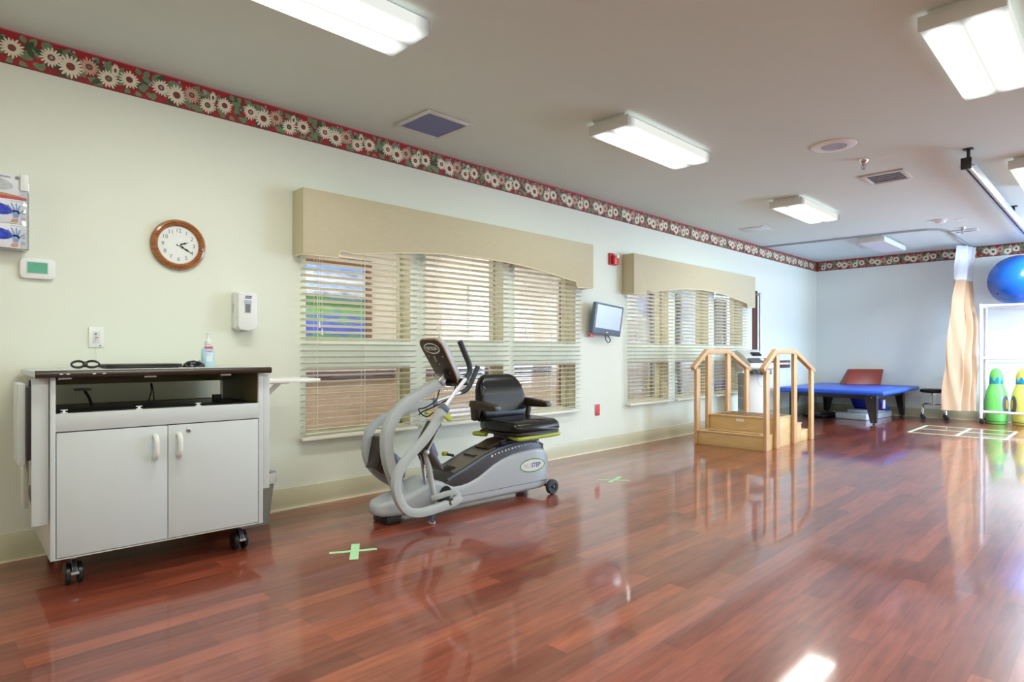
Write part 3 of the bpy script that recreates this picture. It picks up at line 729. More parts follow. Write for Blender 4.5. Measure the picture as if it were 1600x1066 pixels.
# body: rounded box, bottom curved
pf = [(-.060, .118), (-.056, .124), (.056, .124), (.062, .116), (.064, -.108), (.050, -.118), (.0, -.126), (-.050, -.118), (-.063, -.108)]
MB().prism(pf, .0005, .062, 'x').build('back_shell', 'white', t, bevel=.006)
pf2 = [(-.052, .118), (.050, .118), (.060, .108), (.062, -.100), (.045, -.118), (0, -.125), (-.045, -.118), (-.058, -.100), (-.058, .108)]
MB().prism(pf2, .060, .105, 'x').build('front_cover', 'white', t, bevel=.014, seg=3)
b = MB(); b.prism([(-.024, .070), (.026, .070), (.021, .03), (.021, -.012), (-.020, -.012), (-.019, .03)], .1035, .1062, 'x')
b.build('sight_window', 'speaker_g', t, bevel=.001)
plabel(b and bpy.data.objects[-1] if False else MB().prism([(-.016, .045), (.017, .045), (.015, -.008), (-.014, -.008)], .1055, .1068, 'x').build('refill_pouch', 'ink_grey', t, smooth=False), 'grey refill seen through the clear window')
b = MB(); b.prism([(-.018, .080), (.022, .080), (.026, .098), (-.014, .098)], .1045, .1056, 'x')
b.mat(1).text('PURELL', .0105, wall_tr(.1060, .003, .0885), shear=.2, bold=.0002)
b.build('brand_badge', ['logo_purple', 'white'], t, smooth=False)
b = MB(); tr = Matrix(((0, 1, 0, .032), (0, 0, -1, -.0645), (1, 0, 0, .020), (0, 0, 0, 1)))
b.text('PURELL', .018, tr, shear=.2); b.build('side_lettering', 'ink_grey', t, smooth=False)
MB().box(.03, -.02, -.130, .07, .02, -.118).build('nozzle', 'steel', t, bevel=.003)

# ------------------------------------------------------------------ glove boxes in their acrylic rack
t = thing('glove_box_rack', 'clear acrylic wall rack holding three glove boxes at the left edge', 'rack', (0, .36, 1.60))
b = MB(); b.box(.0005, -.125, 0, .004, .125, .385); b.box(.004, .120, 0, .100, .124, .385); b.box(.004, -.124, 0, .100, -.120, .385); b.box(.004, -.12, 0, .100, .12, .004)
b.box(.098, .088, .004, .102, .124, .385); b.box(.098, -.124, .004, .102, -.088, .385)
b.build('shell', 'acrylic', t, bevel=.001)
plabel(MB().box(.1015, .088, .300, .1035, .122, .383).build('corner_clip', 'white', t, bevel=.001), 'white glossy corner of the rack')
hand_poly = []
def glove_box(k, z, label, blue=True):
    t = thing('glove_box', label, 'box', (.008, .36, z), group='glove boxes in the rack')
    MB().box(0, -.115, 0, .086, .115, .122).build('carton', 'box_white', t, bevel=.0015)
    b = MB()
    X = .0866
    # window opening with gloves
    b.mat(0).prism([(y-.012, .070+z_-.12*y) for y, z_ in ellipse(.072, .030, 28)], X-.001, X+.0008, 'x')
    if blue:
        b.mat(1)
        # printed hand
        cx, cz = .072, .050
        palm = [(-.010, -.022), (.008, -.022), (.015, .002), (.010, .015), (-.011, .017), (-.014, .0)]
        b.prism([(cx+y, cz+z_) for y, z_ in palm], X-.001, X+.0010, 'x')
        for (bx, bz, a, l) in ((-.010, .012, 2.25, .036), (-.004, .015, 1.95, .038), (.003, .015, 1.62, .036), (.008, .012, 1.35, .030), (.012, .004, .70, .030)):
            ca, sa = cos(a), sin(a); w = .0034
            b.prism([(cx+bx+x*ca-y*sa, cz+bz+x*sa+y*ca) for x, y in ((-.006, -w), (l, -w*.8), (l+.003, 0), (l, w*.8), (-.006, w))], X-.001, X+.0010, 'x')
        b.mat(2).prism([(cx-.014, cz-.026), (cx+.010, cz-.026), (cx+.006, cz-.044), (cx-.022, cz-.044)], X-.001, X+.0009, 'x')
        b.mat(3).prism([(.094, .02), (.110, .02), (.110, .034), (.094, .034)], X-.001, X+.0007, 'x').prism([(.098, .05), (.110, .05), (.110, .064), (.098, .064)], X-.001, X+.0007, 'x')
        b.mat(4).text('Nitrile Exam', .008, wall_tr(X+.0012, .070, .112))
    else:
        b.mat(2).prism([(-.11, .030), (.02, .026), (.09, .016), (.10, .008), (-.02, .012), (-.11, .018)], X-.001, X+.0009, 'x')
        b.mat(5).prism([(-.114, .0), (.114, .0), (.114, .010), (-.114, .016)], X-.001, X+.0011, 'x')
        b.mat(4).text('Synthetic', .017, wall_tr(X+.0012, .020, .108)); b.prism(rrect(.014, .016, .001), X-.001, X+.0011, 'x', tr=TR((0, .076, .107)))
        b.mat(6).text('L', .012, wall_tr(X+.0014, .076, .107))
    b.build('printed_face', ['glove_dark' if blue else 'glove_pale', 'glove', 'skin' if blue else 'tan_print', 'lav', 'ink_grey', 'red', 'white'], t, smooth=False)
glove_box(0, 1.606, 'lowest of three glove boxes in the rack, blue glove print', True)
glove_box(1, 1.730, 'middle of three glove boxes in the rack, blue glove print', True)
glove_box(2, 1.854, 'topmost glove box in the rack with red stripe and pale gloves', False)

# ------------------------------------------------------------------ alarm, outlet, TV
t = thing('fire_alarm_strobe', 'red fire alarm strobe high on the wall between the two valances', 'fire alarm', (0, 5.655, 2.112))
MB().prism(rrect(.125, .130, .006), -.0005, .022, 'x').build('back_plate', 'red', t, bevel=.003)
MB().prism(rrect(.085, .100, .01), .020, .060, 'x', tr=TR((0, .012, -.012))).build('horn', 'red', t, bevel=.008)
MB().lathe([(.030, .0), (.030, .03), (.02, .045), (0, .05)], (.030, .020, .030), n=18, axis='x').build('strobe_lens', 'white', t)
t = thing('emergency_outlet', 'red electrical outlet low on the wall between the window groups', 'outlet', (0, 5.387, .450))
MB().prism(rrect(.080, .122, .004), .0005, .007, 'x').build('plate', 'red', t, bevel=.002)
for s in (-1, 1):
    b = MB(); b.prism(rrect(.034, .030, .012), .006, .010, 'x', tr=TR((0, 0, s*.025))); b.mat(1)
    for q in (-.007, .007): b.prism(rrect(.003, .010, .001), .0095, .0104, 'x', tr=TR((0, q, s*.025)))
    b.build('socket', ['pinkred', 'ink'], t, smooth=False)
t = thing('wall_television', 'small flat television on a wall mount between the two window groups', 'television', (.12, 5.432, 1.425), rz=radians(0))
tv = Matrix.Rotation(radians(-4), 4, 'X') @ Matrix.Rotation(radians(6), 4, 'Y')
b = MB(); b.prism(rrect(.50, .33, .012), -.045, .0, 'x', tr=tv); b.build('casing', 'bluegrey', t, bevel=.006)
b = MB(); b.prism(rrect(.44, .245, .004), -.002, .0022, 'x', tr=tv @ TR((0, 0, .022))); b.mat(0); b.build('screen', 'tvglass', t, smooth=False)
b = MB(); b.prism(rrect(.03, .008, .002), -.002, .002, 'x', tr=tv @ TR((0, 0, -.135))); b.build('badge', 'white', t, smooth=False)
b = MB(); b.box(-.119, -.08, -.09, -.112, .08, .09).tube([(-.112, 0, 0), (-.07, -.04, 0), (-.03, 0, 0)], .016, 8).box(-.052, -.07, -.07, -.044, .07, .07)
b.build('mount', 'black', t, bevel=.002)
MB().tube(smooth_path([(-.02, -.03, -.16), (-.01, -.04, -.21), (0, -.01, -.245), (0, .03, -.22), (-.03, .02, -.16)], 6), .005, 6).build('cable', 'black', t)
MB().box(-.10, -.235, -.185, -.06, -.18, -.155).build('cable_box', 'pinkred', t, bevel=.003)

# ------------------------------------------------------------------ rolling cart
CA = radians(87.486-90)
cart = thing('rolling_cart', 'white two-door rolling cart with dark edged top under the clock', 'cart', (.707, .484, 0), CA)
# local frame: x toward the room (front at 0), y along the front, body runs to x=-0.655
CWd, CD = .932, .655
b = MB()
b.box(-CD, 0, .15, 0, .019, .966); b.box(-CD, CWd-.019, .15, 0, CWd, .966)
b.build('side_panels', 'lam_side', cart, bevel=.0012) if False else None
side = MB().box(-CD, 0, .15, -.018, .019, .966).build('side_panel', 'lam_side', cart, bevel=.0012)
MB().box(-CD, CWd-.019, .15, -.018, CWd, .966).build('side_panel', 'lam_side', cart, bevel=.0012)
b = MB(); b.box(-.018, 0, .150, .0, .020, .966); b.box(-.018, CWd-.024, .150, 0, CWd, .966); b.box(-.018, .020, .722, 0, CWd-.024, .803)
b.build('face_frame', 'lam', cart, bevel=.001)
MB().box(-CD+.02, .019, .150, -.001, CWd-.019, .156).build('bottom_panel', 'lam_side', cart, smooth=False)
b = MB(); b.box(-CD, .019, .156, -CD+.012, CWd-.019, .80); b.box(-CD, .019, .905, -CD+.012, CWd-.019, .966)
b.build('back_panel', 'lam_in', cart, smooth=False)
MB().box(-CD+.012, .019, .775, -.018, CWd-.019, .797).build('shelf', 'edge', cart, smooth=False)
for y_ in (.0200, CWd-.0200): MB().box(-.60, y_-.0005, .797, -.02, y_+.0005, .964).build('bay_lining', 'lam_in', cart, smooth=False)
for k, (y0, y1) in enumerate(((.0225, .4655), (.4685, CWd-.0265))):
    dr = MB().box(-.017, y0, .159, .001, y1, .717).build('door', 'lam', cart, bevel=.0015)
    hy = .411 if k == 0 else .515
    b = MB(); b.tube(smooth_path([(.001, hy, .565), (.022, hy, .568), (.036, hy, .585), (.038, hy, .617), (.036, hy, .649), (.022, hy, .668), (.001, hy, .671)], 4), .0115, 10)
    b.build('handle', 'white_metal', dr)
    if k == 1:
        b = MB(); b.lathe([(.011, .0), (.011, .006), (.008, .008), (.0, .008)], (.001, .561, .687), n=18, axis='x').mat(1).box(.0085, .5595, .682, .0095, .5625, .692)
        plabel(b.build('lock', ['steel', 'ink'], dr), 'round metal key lock')
# top slab with bullnose
b = MB(); b.box(-CD-.02, -.055, .966, .022, .965, .996); b.build('countertop', 'lam', cart, bevel=.004)
b = MB()
pf = [(.022+.016*sin(pi*i/8), .981-.0165*cos(pi*i/8)) for i in range(9)]
b.prism([(.020, .9645)]+pf+[(.020, .9975)], -.056, .966, 'y')
plabel(b.build('edge_band', 'edge', cart, ang=50), 'dark brown rounded front edge')
b = MB()
for y_ in (.03, .055, .152, .19): b.box(.0375, y_, .979, .0385, y_+.012, .983)
b.build('edge_chips', 'white', cart, smooth=False)
for y_ in (.03, .37, .72): MB().box(-.03, y_, .956, -.012, y_+.05, .966).build('glide_clip', 'white', cart, smooth=False)
# folded keyboard tray in the bay, clips and cables
b = MB(); b.box(-.45, .03, .797, -.03, CWd-.03, .806); b.build('pull_tray', 'black', cart, bevel=.002)
for y_ in (.04, .335, .60):
    MB().box(-.028, y_, .803, -.022, y_+.026, .807).box(-.028, y_+.008, .807, -.022, y_+.018, .815).box(-.028, y_, .815, -.022, y_+.026, .819).build('tray_clip', 'white', cart, smooth=False)
b = MB(); b.tube(smooth_path([(-.50, .50, .905), (-.48, .498, .86), (-.46, .48, .808)], 5), .003, 6); b.tube(smooth_path([(-.50, .505, .905), (-.485, .51, .85), (-.47, .51, .808)], 5), .003, 6)
b.tube([(-.35, .17, .893), (-.33, .19, .85), (-.31, .20, .808)], .007, 8); b.box(-.37, .13, .885, -.33, .20, .897); b.box(-.40, .79, .806, -.36, .83, .835)
b.build('cables', 'black', cart)
# left folded leaf, bracket and front post
b = MB(); b.box(-.115, -.066, .300, -.055, -.046, .962); b.box(-.115, -.046, .90, -.055, 0, .962) if False else None
b.build('leaf_post', 'lam', cart, bevel=.002) if False else None
plabel(MB().box(-.040, -.064, .312, -.020, -.003, .962).build('leaf_cover', 'lam', cart, bevel=.0015), 'tall white panel on the left side')
lf = MB().box(-.335, -.106, .578, -.075, -.078, .938).build('drop_leaf', 'lam', cart, bevel=.004)
MB().box(-.345, -.080, .36, -.20, -.060, .60).build('leaf_strut', 'lam_side', lf, bevel=.003)
b = MB(); b.box(-.24, -.078, .60, -.05, -.012, .925).box(-.10, -.070, .925, -.06, -.01, .955)
b.build('leaf_bracket', 'gun', cart, bevel=.003)
b = MB(); b.box(-.36, -.020, .40, -.06, -.001, .60); b.prism([(-.36, .40), (-.06, .33), (-.06, .36), (-.36, .44)], -.05, -.001, 'y'); b.build('leaf_rail', 'lam_side', cart, bevel=.002)
# right raised side shelf
sh = MB().box(-.40, CWd+.012, .905, -.04, CWd+.35, .925).build('side_shelf', 'white', cart, bevel=.003)
b = MB(); b.prism([(CWd+.012, .80), (CWd+.012, .775), (CWd+.145, .895), (CWd+.145, .907), (CWd+.118, .907)], -.12, -.112, 'x'); b.box(-.14, CWd+.02, .900, -.06, CWd+.17, .905)
b.mat(1).lathe([(.007, 0), (.005, .004), (0, .005)], (-.112, CWd+.045, .815), n=10, axis='x')
b.build('shelf_brace', ['steel', 'chrome'], sh)
b = MB(); b.box(-.13, CWd, .335, -.002, CWd+.036, .958); b.build('side_upright', 'lam', cart, bevel=.0015)
# casters
def caster(x, y, front):
    c = MB(); c.box(x-.035, y-.035, .143, x+.035, y+.035, .150).lathe([(.014, .143), (.014, .118)], (x, y, 0), n=12)
    pr_ = [(x-.012+.054*cos(a), .052+.062*sin(a)) for a in [radians(d_) for d_ in range(10, 171, 20)]]
    c.mat(1).prism([(p[0], p[1]) for p in pr_], y-.010, y+.010, 'y')
    if front: c.mat(2).box(x+.028, y-.016, .055, x+.050, y+.016, .066)
    o = c.build('caster', ['steel', 'rubber', 'silver'], cart, bevel=.0015)
    for s in (-1, 1):
        MB().lathe([(.0, s*.012), (.040, s*.012), (.050, s*.016), (.050, s*.030), (.044, s*.036), (.0, s*.038)], (x-.012, y, .0505), n=28, axis='y').build('wheel', 'black', o)
for (x, y, f) in ((-.105, .098, 1), (-.105, .845, 1), (-.575, .085, 0), (-.575, .845, 0)): caster(x, y, f)
MB().tube(smooth_path([(-.19, .16, .155), (-.16, .15, .128), (-.13, .20, .122), (-.13, .26, .125), (-.16, .30, .14), (-.19, .30, .155)], 5), .005, 8).build('pull_loop', 'cord', cart)

# things on the cart
t = thing('laptop', 'closed black laptop lying on the cart top', 'laptop', (.395, .915, .9965), CA)
MB().box(-.115, -.172, .002, .115, .172, .012).build('base', 'black', t, bevel=.003)
MB().box(-.115, -.172, .0125, .113, .172, .021).build('lid', 'brown_black', t, bevel=.004)
b = MB()
for x in (-.09, .09):
    for y in (-.15, .15): b.lathe([(.006, 0), (.006, .003)], (x, y, 0), n=8)
b.build('feet', 'rubber', t)
t = thing('coiled_cable', 'bundle of black cable left of the laptop on the cart top', 'cable', (.42, .665, .9965), CA)
b = MB()
for s, k in ((-1, 0), (1, 0), (-1, 1), (1, 1)):
    pts = [(.006*k+.01*cos(a), s*.029+s*.028*cos(a), .022+(.017-.003*k)*sin(a)) for a in [2*pi*i/12 for i in range(12)]]
    b.tube(smooth_path(pts, 3, True), .0045, 7, closed=True)
b.tube(smooth_path([(0, .055, .012), (.0, .075, .008), (-.01, .10, .012), (-.015, .12, .018)], 5), .003, 6)
b.build('loops', 'black', t)
MB().lathe([(.013, -.010), (.015, 0), (.013, .010)], (0, 0, .022), n=12, axis='y').build('tie', 'brown_black', t)
t = thing('computer_mouse', 'black computer mouse right of the laptop on the cart top', 'mouse', (.43, 1.165, .9965), CA)
rings = []
for (x, w, h) in ((-.056, .008, .008), (-.05, .022, .020), (-.03, .031, .033), (0, .033, .038), (.03, .030, .030), (.05, .022, .018), (.056, .008, .008)):
    rings.append([(w*cos(a) + 0, x, max(0.0, h*(.35+.65*sin(a)) if sin(a) > 0 else 0.0)) for a in [2*pi*i/16 for i in range(16)]])
MB().loft(rings).build('shell', 'black_gloss', t, ang=70)
MB().lathe([(.0, -.004), (.007, -.004), (.007, .004), (0, .004)], (0, .028, .030), n=12, axis='x').build('scroll_wheel', 'steel', t)
t = thing('sanitizer_pump_bottle', 'clear blue pump bottle of hand sanitizer on the cart top', 'bottle', (.40, 1.248, .9965), CA)
bot_prof = [(.0, 0), (.85, 0), (1, .006), (1, .085), (.93, .100), (.55, .118), (.36, .124), (.36, .130)]
rings = [[(.021*max(f, .02)*cos(a), .034*max(f, .02)*sin(a), z) for a in [2*pi*i/24 for i in range(24)]] for f, z in bot_prof]
MB().loft(rings).build('body', 'sanit', t, ang=40)
b = MB(); b.lathe([(.015, .126), (.016, .128), (.016, .145), (.010, .150), (.0085, .165), (.005, .168), (.0045, .182), (.008, .183), (.009, .192), (.006, .195)], n=18).tube([(0, 0, .188), (.02, 0, .188), (.03, 0, .183)], .004, 8)
b.build('pump', 'white', t)
b = MB(); b.prism(rrect(.042, .014, .002), .0145, .0225, 'x', tr=TR((0, 0, .1085))); b.mat(1).prism(rrect(.036, .016, .002), .0200, .0222, 'x', tr=TR((0, .002, .086))); b.mat(2).text('PURELL', .0115, wall_tr(.0226, .002, .086), shear=.2, bold=.0003)
b.mat(3).prism(rrect(.03, .03, .004), .0200, .0219, 'x', tr=TR((0, .002, .045)))
b.build('label', ['pinkred', 'box_white', 'logo_purple', 'lens_off'], t, smooth=False)

# waste bin
t = thing('waste_bin', 'grey plastic waste bin with white liner beside the rolling cart', 'bin', (.165, 1.565, 0), 0)
def rr3(w, l, z, r=.03): return [(x, y, z) for x, y in rrect(w, l*.85, r)]
MB().loft([rr3(.19, .235, 0), rr3(.20, .245, .02), rr3(.245, .31, .30), rr3(.252, .318, .302), rr3(.252, .318, .312), rr3(.235, .30, .312), rr3(.19, .23, .03)], cap=True).build('bucket', 'bin', t)
rings = []
for k, (w, l, z) in enumerate(((.256, .322, .255), (.262, .33, .300), (.258, .326, .322), (.238, .305, .318), (.225, .29, .26))):
    R_ = rr3(w, l, z); rings.append([(x*(1+.02*sin(i*2.3+k)), y*(1+.02*sin(i*1.7+k)), z+.008*sin(i*2.9)) for i, (x, y, z) in enumerate(R_)])
MB().loft(rings, cap=False).build('liner', 'liner', t, ang=80)

# ------------------------------------------------------------------ tape marks on the floor
def strip(b, p, q, w, z=.0009):
    p, q = Vector(p), Vector(q); d_ = (q-p).normalized(); n_ = Vector((-d_.y, d_.x))*w/2
    vs = [(*(p+n_), 0.0002), (*(p-n_), 0.0002), (*(q-n_), 0.0002), (*(q+n_), 0.0002)]; vs2 = [(x, y, z) for x, y, _ in vs]
    b.add(vs+vs2, [(0, 1, 2, 3), (4, 5, 6, 7), (0, 1, 5, 4), (1, 2, 6, 5), (2, 3, 7, 6), (3, 0, 4, 7)])
b = MB(); strip(b, (1.050, 1.645), (1.168, 1.865), .03); strip(b, (1.010, 1.828), (1.232, 1.685), .045, .0014)
tag(b.build('tape_cross', 'tape', smooth=False), 'pale green tape cross on the floor in front of the rolling cart', 'tape mark', 'green tape crosses')
b = MB(); strip(b, (.915, 4.19), (1.12, 4.36), .03); strip(b, (.975, 4.43), (1.045, 4.165), .035, .0014)
tag(b.build('tape_cross', 'tape', smooth=False), 'pale green tape cross on the floor beyond the recumbent stepper', 'tape mark', 'green tape crosses')
b = MB()
for x in (1.99, 2.51, 3.01): strip(b, (x, 9.62), (x, 10.70), .04, .0012)
for y in (9.64, 10.20, 10.70): strip(b, (1.98, y), (3.02, y), .034)
tag(b.build('tape_ladder', 'tape', smooth=False), 'pale green tape grid on the floor in front of the curtain and rack', 'tape mark')

# ------------------------------------------------------------------ recumbent stepper (hero)
NU = thing('recumbent_stepper', 'grey recumbent stepper exercise machine with black swivel seat by the near windows', 'exercise machine', (.74, 2.17, 0), radians(-3))
def rounded_ring(y, zb, zt, hw, r=None, n=5):
    w, h = 2*hw, zt-zb; r = min(r or .03, hw*.95, h*.48)
    return [(x, y, (zb+zt)/2+z) for x, z in rrect(w, h, r, n)]
st = [(-.066, .080, .112, .025), (-.058, .062, .128, .055), (-.03, .052, .142, .085), (.03, .046, .154, .104), (.10, .046, .166, .116), (.16, .046, .182, .124), (.23, .046, .212, .133), (.29, .046, .237, .140), (.34, .046, .240, .143), (.39, .048, .222, .143), (.43, .048, .198, .143), (.476, .048, .184, .143), (.54, .048, .186, .143), (.60, .048, .196, .143), (.68, .048, .222, .143), (.75, .048, .256, .143), (.82, .048, .292, .143), (.90, .048, .322, .143), (1.0, .048, .346, .143), (1.1, .049, .358, .143), (1.2, .050, .364, .143), (1.27, .050, .362, .142), (1.32, .054, .348, .138), (1.36, .075, .315, .130), (1.378, .11, .27, .115)]
MB().loft([rounded_ring(y, zb, zt, hw, .032) for y, zb, zt, hw in st]).build('base_shell', 'silver', NU, ang=50)
# parting groove along the side
b = MB(); b.box(.1415, .44, .1085, .1436, 1.37, .1115); b.box(-.1436, .44, .1085, -.1415, 1.37, .1115); b.build('shell_seam', 'gun', NU, smooth=False)
cw = [(.385, .16, .195, .120), (.43, .16, .232, .126), (.50, .15, .262, .130), (.576, .15, .288, .131), (.66, .15, .322, .131), (.75, .15, .357, .131), (.872, .15, .392, .131), (1.0, .15, .414, .131), (1.10, .15, .421, .131), (1.2, .15, .419, .130), (1.28, .15, .401, .127), (1.325, .15, .378, .12), (1.345, .2, .35, .105)]
MB().loft([rounded_ring(y, zb, zt, hw, .022) for y, zb, zt, hw in cw]).build('cowling', 'gun', NU, ang=50)
for s in (-1, 1):
    MB().tube([(s*(hw-.006), y, zt-.004) for y, zb, zt, hw in cw[1:-1]], .008, 8).build('cowling_rim', 'bluegrey', NU)
# rear coloured shoulder and scale marks
b = MB()
for i in range(15):
    y = .80+i*.032; 
    z = .345+.05*(1-((1.24-y)/.46)**2)
    b.box(.1300, y, z-.010+(.006 if i else 0), .1318, y+(.010 if i % 2 else .014), z+.006)
b.build('seat_scale', 'white', NU, smooth=False)
b = MB(); b.loft([rounded_ring(y, zt-.05, zt+.003, hw-.03, .01) for y, zb, zt, hw in cw[2:7]])
b.build('front_shroud', 'taupe', NU, ang=50)
b = MB()
for i in range(3): b.box(-.05+.0, .50+i*.02, .268+i*.008, .05, .508+i*.02, .276+i*.008)
b.box(-.06, .70, .343, .06, .74, .356); b.build('shroud_slots', 'gun', NU, smooth=False)
# logo on both sides of the shell
b = MB(); c_ = (1.190, .237)
b.mat(0).prism([(c_[0]+y, c_[1]+z) for y, z in ellipse(.128, .052, 40)], .1425, .1440, 'x')
b.mat(1).prism([(c_[0]+y, c_[1]+z) for y, z in ellipse(.118, .043, 40)], .1435, .1446, 'x')
b.mat(2).text('NU', .046, wall_tr(.1449, c_[0]-.060, c_[1]-.001), shear=.15)
b.mat(3).text('STEP', .046, wall_tr(.1449, c_[0]+.030, c_[1]-.001), shear=.15, bold=.0012)
plabel(b.build('side_logo', ['green_dark', 'white_metal', 'logo_grey', 'navy'], NU, smooth=False), 'oval green ringed logo lettered NUSTEP')
# pivot recess
for s in (-1, 1):
    b = MB(); b.lathe([(.058, s*.140), (.058, s*.1445), (.050, s*.146), (.046, s*.1400)], (0, .395, .150), n=28, axis='x'); b.mat(1).lathe([(.047, s*.1435), (.0, s*.1435)], (0, .395, .150), n=28, axis='x')
    b.build('pivot_recess', ['silver', 'gun'], NU)
    b = MB(); b.tube([(s*.10, .345, .125), (s*.28, .345, .125)], .022, 12); b.build('pivot_axle', 'gun', NU)
rect = lambda w, h: rrect(w, h, min(w, h)*.09, 2)
# centre column
b = MB()
col_path = smooth_path([(0, .15, .12), (0, .095, .26), (0, .055, .37), (0, .040, .47), (0, .045, .56), (0, .085, .655), (0, .175, .740), (0, .315, .812), (0, .470, .878)], 6)
b.tube(col_path, 1, prof=rect(.070, .066), up=(1, 0, 0)); b.build('centre_column', 'frame_grey', NU, ang=30)
b = MB(); b.tube([(0, .39, .880), (0, .445, .9035)], 1, prof=[(.012, .0008), (-.012, .0008), (-.012, -.0008), (.012, -.0008)], up=(1, 0, 0)); plabel(b.build('tape_mark', 'tape', NU, smooth=False), 'pale green tape strip on the column')
# arms
armp = rect(.044, .050)
near = smooth_path([(.175, .44, .150), (.20, .435, .170), (.225, .41, .172), (.23, .36, .158), (.232, .31, .146)], 4)
na = smooth_path([(.255, .420, .150), (.258, .400, .128), (.258, .345, .112), (.258, .24, .098), (.258, .14, .092), (.257, .065, .104), (.256, .005, .142), (.255, -.036, .215), (.254, -.046, .30), (.253, -.012, .385), (.252, .065, .462), (.251, .18, .560), (.250, .312, .728)], 6)
b = MB(); b.tube(na, 1, prof=armp, up=(1, 0, 0)); b.tube(smooth_path([(.255, .420, .150), (.248, .400, .172), (.235, .350, .172), (.215, .285, .158), (.190, .255, .150)], 5), 1, prof=rect(.03, .030), up=(1, 0, 0))
arm1 = b.build('arm_lever', 'frame_grey', NU, ang=30)
def collar(p, q, par):
    b = MB(); b.tube([p, q], 1, prof=rect(.052, .056), up=(1, 0, 0)); b.build('collar', 'bluegrey', par, bevel=.002)
collar((.250, .296, .708), (.250, .318, .737), arm1)
b = MB(); b.tube([(.250, .300, .715), (.25, .40, .826), (.25, .500, .924)], .0135, 12); b.build('handle_tube', 'tube', arm1)
b = MB(); b.tube(smooth_path([(.25, .482, .906), (.25, .508, .936), (.25, .516, .965), (.249, .505, 1.01), (.247, .470, 1.08), (.245, .436, 1.150)], 5), .0185, 12); b.build('hand_grip', 'rubber', arm1)
b = MB(); b.tube([(.272, .292, .672), (.300, .296, .668)], .008, 8).mat(1); b.lathe([(.0, 0), (.018, .002), (.022, .010), (.022, .024), (.016, .032), (0, .034)], (.296, .296, .668), n=10, axis='x')
plabel(b.build('adjust_knob', ['silver', 'lime'], arm1), 'lime green adjustment knob')
fa = smooth_path([(-.255, .36, .120), (-.255, .27, .160), (-.254, .16, .228), (-.253, .075, .310), (-.252, .035, .40), (-.251, .040, .50), (-.250, .075, .572), (-.250, .16, .628), (-.25, .30, .662), (-.25, .45, .690), (-.25, .580, .716)], 6)
arm2 = MB().tube(fa, 1, prof=armp, up=(1, 0, 0)).build('arm_lever', 'frame_grey', NU, ang=30)
collar((-.25, .555, .711), (-.25, .592, .718), arm2)
b = MB(); b.tube([(-.25, .57, .7145), (-.25, .70, .745), (-.25, .835, .778)], .0135, 12); b.build('handle_tube', 'tube', arm2)
b = MB(); b.tube(smooth_path([(-.25, .820, .774), (-.25, .858, .786), (-.25, .890, .806), (-.25, .918, .845), (-.25, .95, .90), (-.25, .985, .968)], 5), .0185, 12); b.build('hand_grip', 'rubber', arm2)
b = MB(); b.tube([(-.225, .50, .680), (-.22, .50, .655)], .008, 8).mat(1).lathe([(.02, 0), (.022, .012), (.016, .022), (0, .022)], (-.22, .50, .635), n=10); plabel(b.build('adjust_knob', ['silver', 'lime'], arm2), 'lime green adjustment knob')
# console
ct_ = Vector((0, .355, 1.165)); cb_ = Vector((0, .535, .868)); axd = (ct_-cb_); Lc = axd.length; zd = axd.normalized(); nd = Vector((1, 0, 0)).cross(zd)  # nd points away from the seat? fixed below
if nd.y > 0: nd = -nd      # toward the front of the machine (visible face)
CMx = Matrix(((1, nd.x, zd.x, 0), (0, nd.y, zd.y, (ct_.y+cb_.y)/2), (0, nd.z, zd.z, (ct_.z+cb_.z)/2), (0, 0, 0, 1)))
# local: x lateral, y out of the visible face, z up along the board
cp = [(-.125, .100), (-.122, .135), (-.105, .158), (-.075, .170), (.075, .170), (.105, .158), (.122, .135), (.125, .100), (.112, -.10), (.100, -.150), (.085, -.170), (-.085, -.170), (-.100, -.150), (-.112, -.10)]
con = MB().prism(cp, -.008, .006, 'y', tr=CMx).build('console_board', 'brown_black', NU, bevel=.003)
b = MB(); b.tube([CMx @ Vector((x*1.01, -.004, z*1.01)) for x, z in cp], .006, 8, closed=True); b.build('console_edge', 'tan_print', con)
b = MB(); b.loft([[CMx @ Vector((x*f, y, z*f)) for x, z in cp] for y, f in ((-.008, .99), (-.035, .97), (-.050, .88))]); b.build('console_face', 'silver', con, ang=50)
lg = CMx @ Matrix(((-1, 0, 0, 0), (0, 0, 1, .0068), (0, 1, 0, .105), (0, 0, 0, 1)))
b = MB(); b.mat(0).poly([lg @ Vector((x, y, 0)) for x, y in ellipse(.088, .042, 36)]); b.mat(1).poly([lg @ Vector((x, y, .0006)) for x, y in ellipse(.080, .034, 36)])
b.mat(0).text('NUSTEP', .036, lg @ TR((0, 0, .0014)), shear=.15, bold=.001)
plabel(b.build('console_logo', ['white', 'brown_black'], con, smooth=False), 'white oval logo lettered NUSTEP')
b = MB()
for x, z in ((-.08, .045), (-.10, -.06), (.08, .04), (.07, -.09), (.0, -.02)): b.lathe([(.005, .006), (.004, .009), (0, .009)], (x, 0, z), n=8, axis='y')
b.box(-.02, .006, .0, -.008, .010, .045)
for i, v in enumerate(b.v): b.v[i] = tuple(CMx @ Vector(v))
b.build('fasteners', 'steel', con)
b = MB(); b.tube([(0, .43, .868), (0, .475, .915)], 1, prof=rect(.085, .05), up=(1, 0, 0)); b.build('console_mount', 'steel', con, bevel=.003)
b = MB(); b.box(-.07, .50, .845, .07, .60, .868).box(.05, .56, .85, .12, .62, .90); b.build('console_tray', 'brown_black', con, bevel=.01)
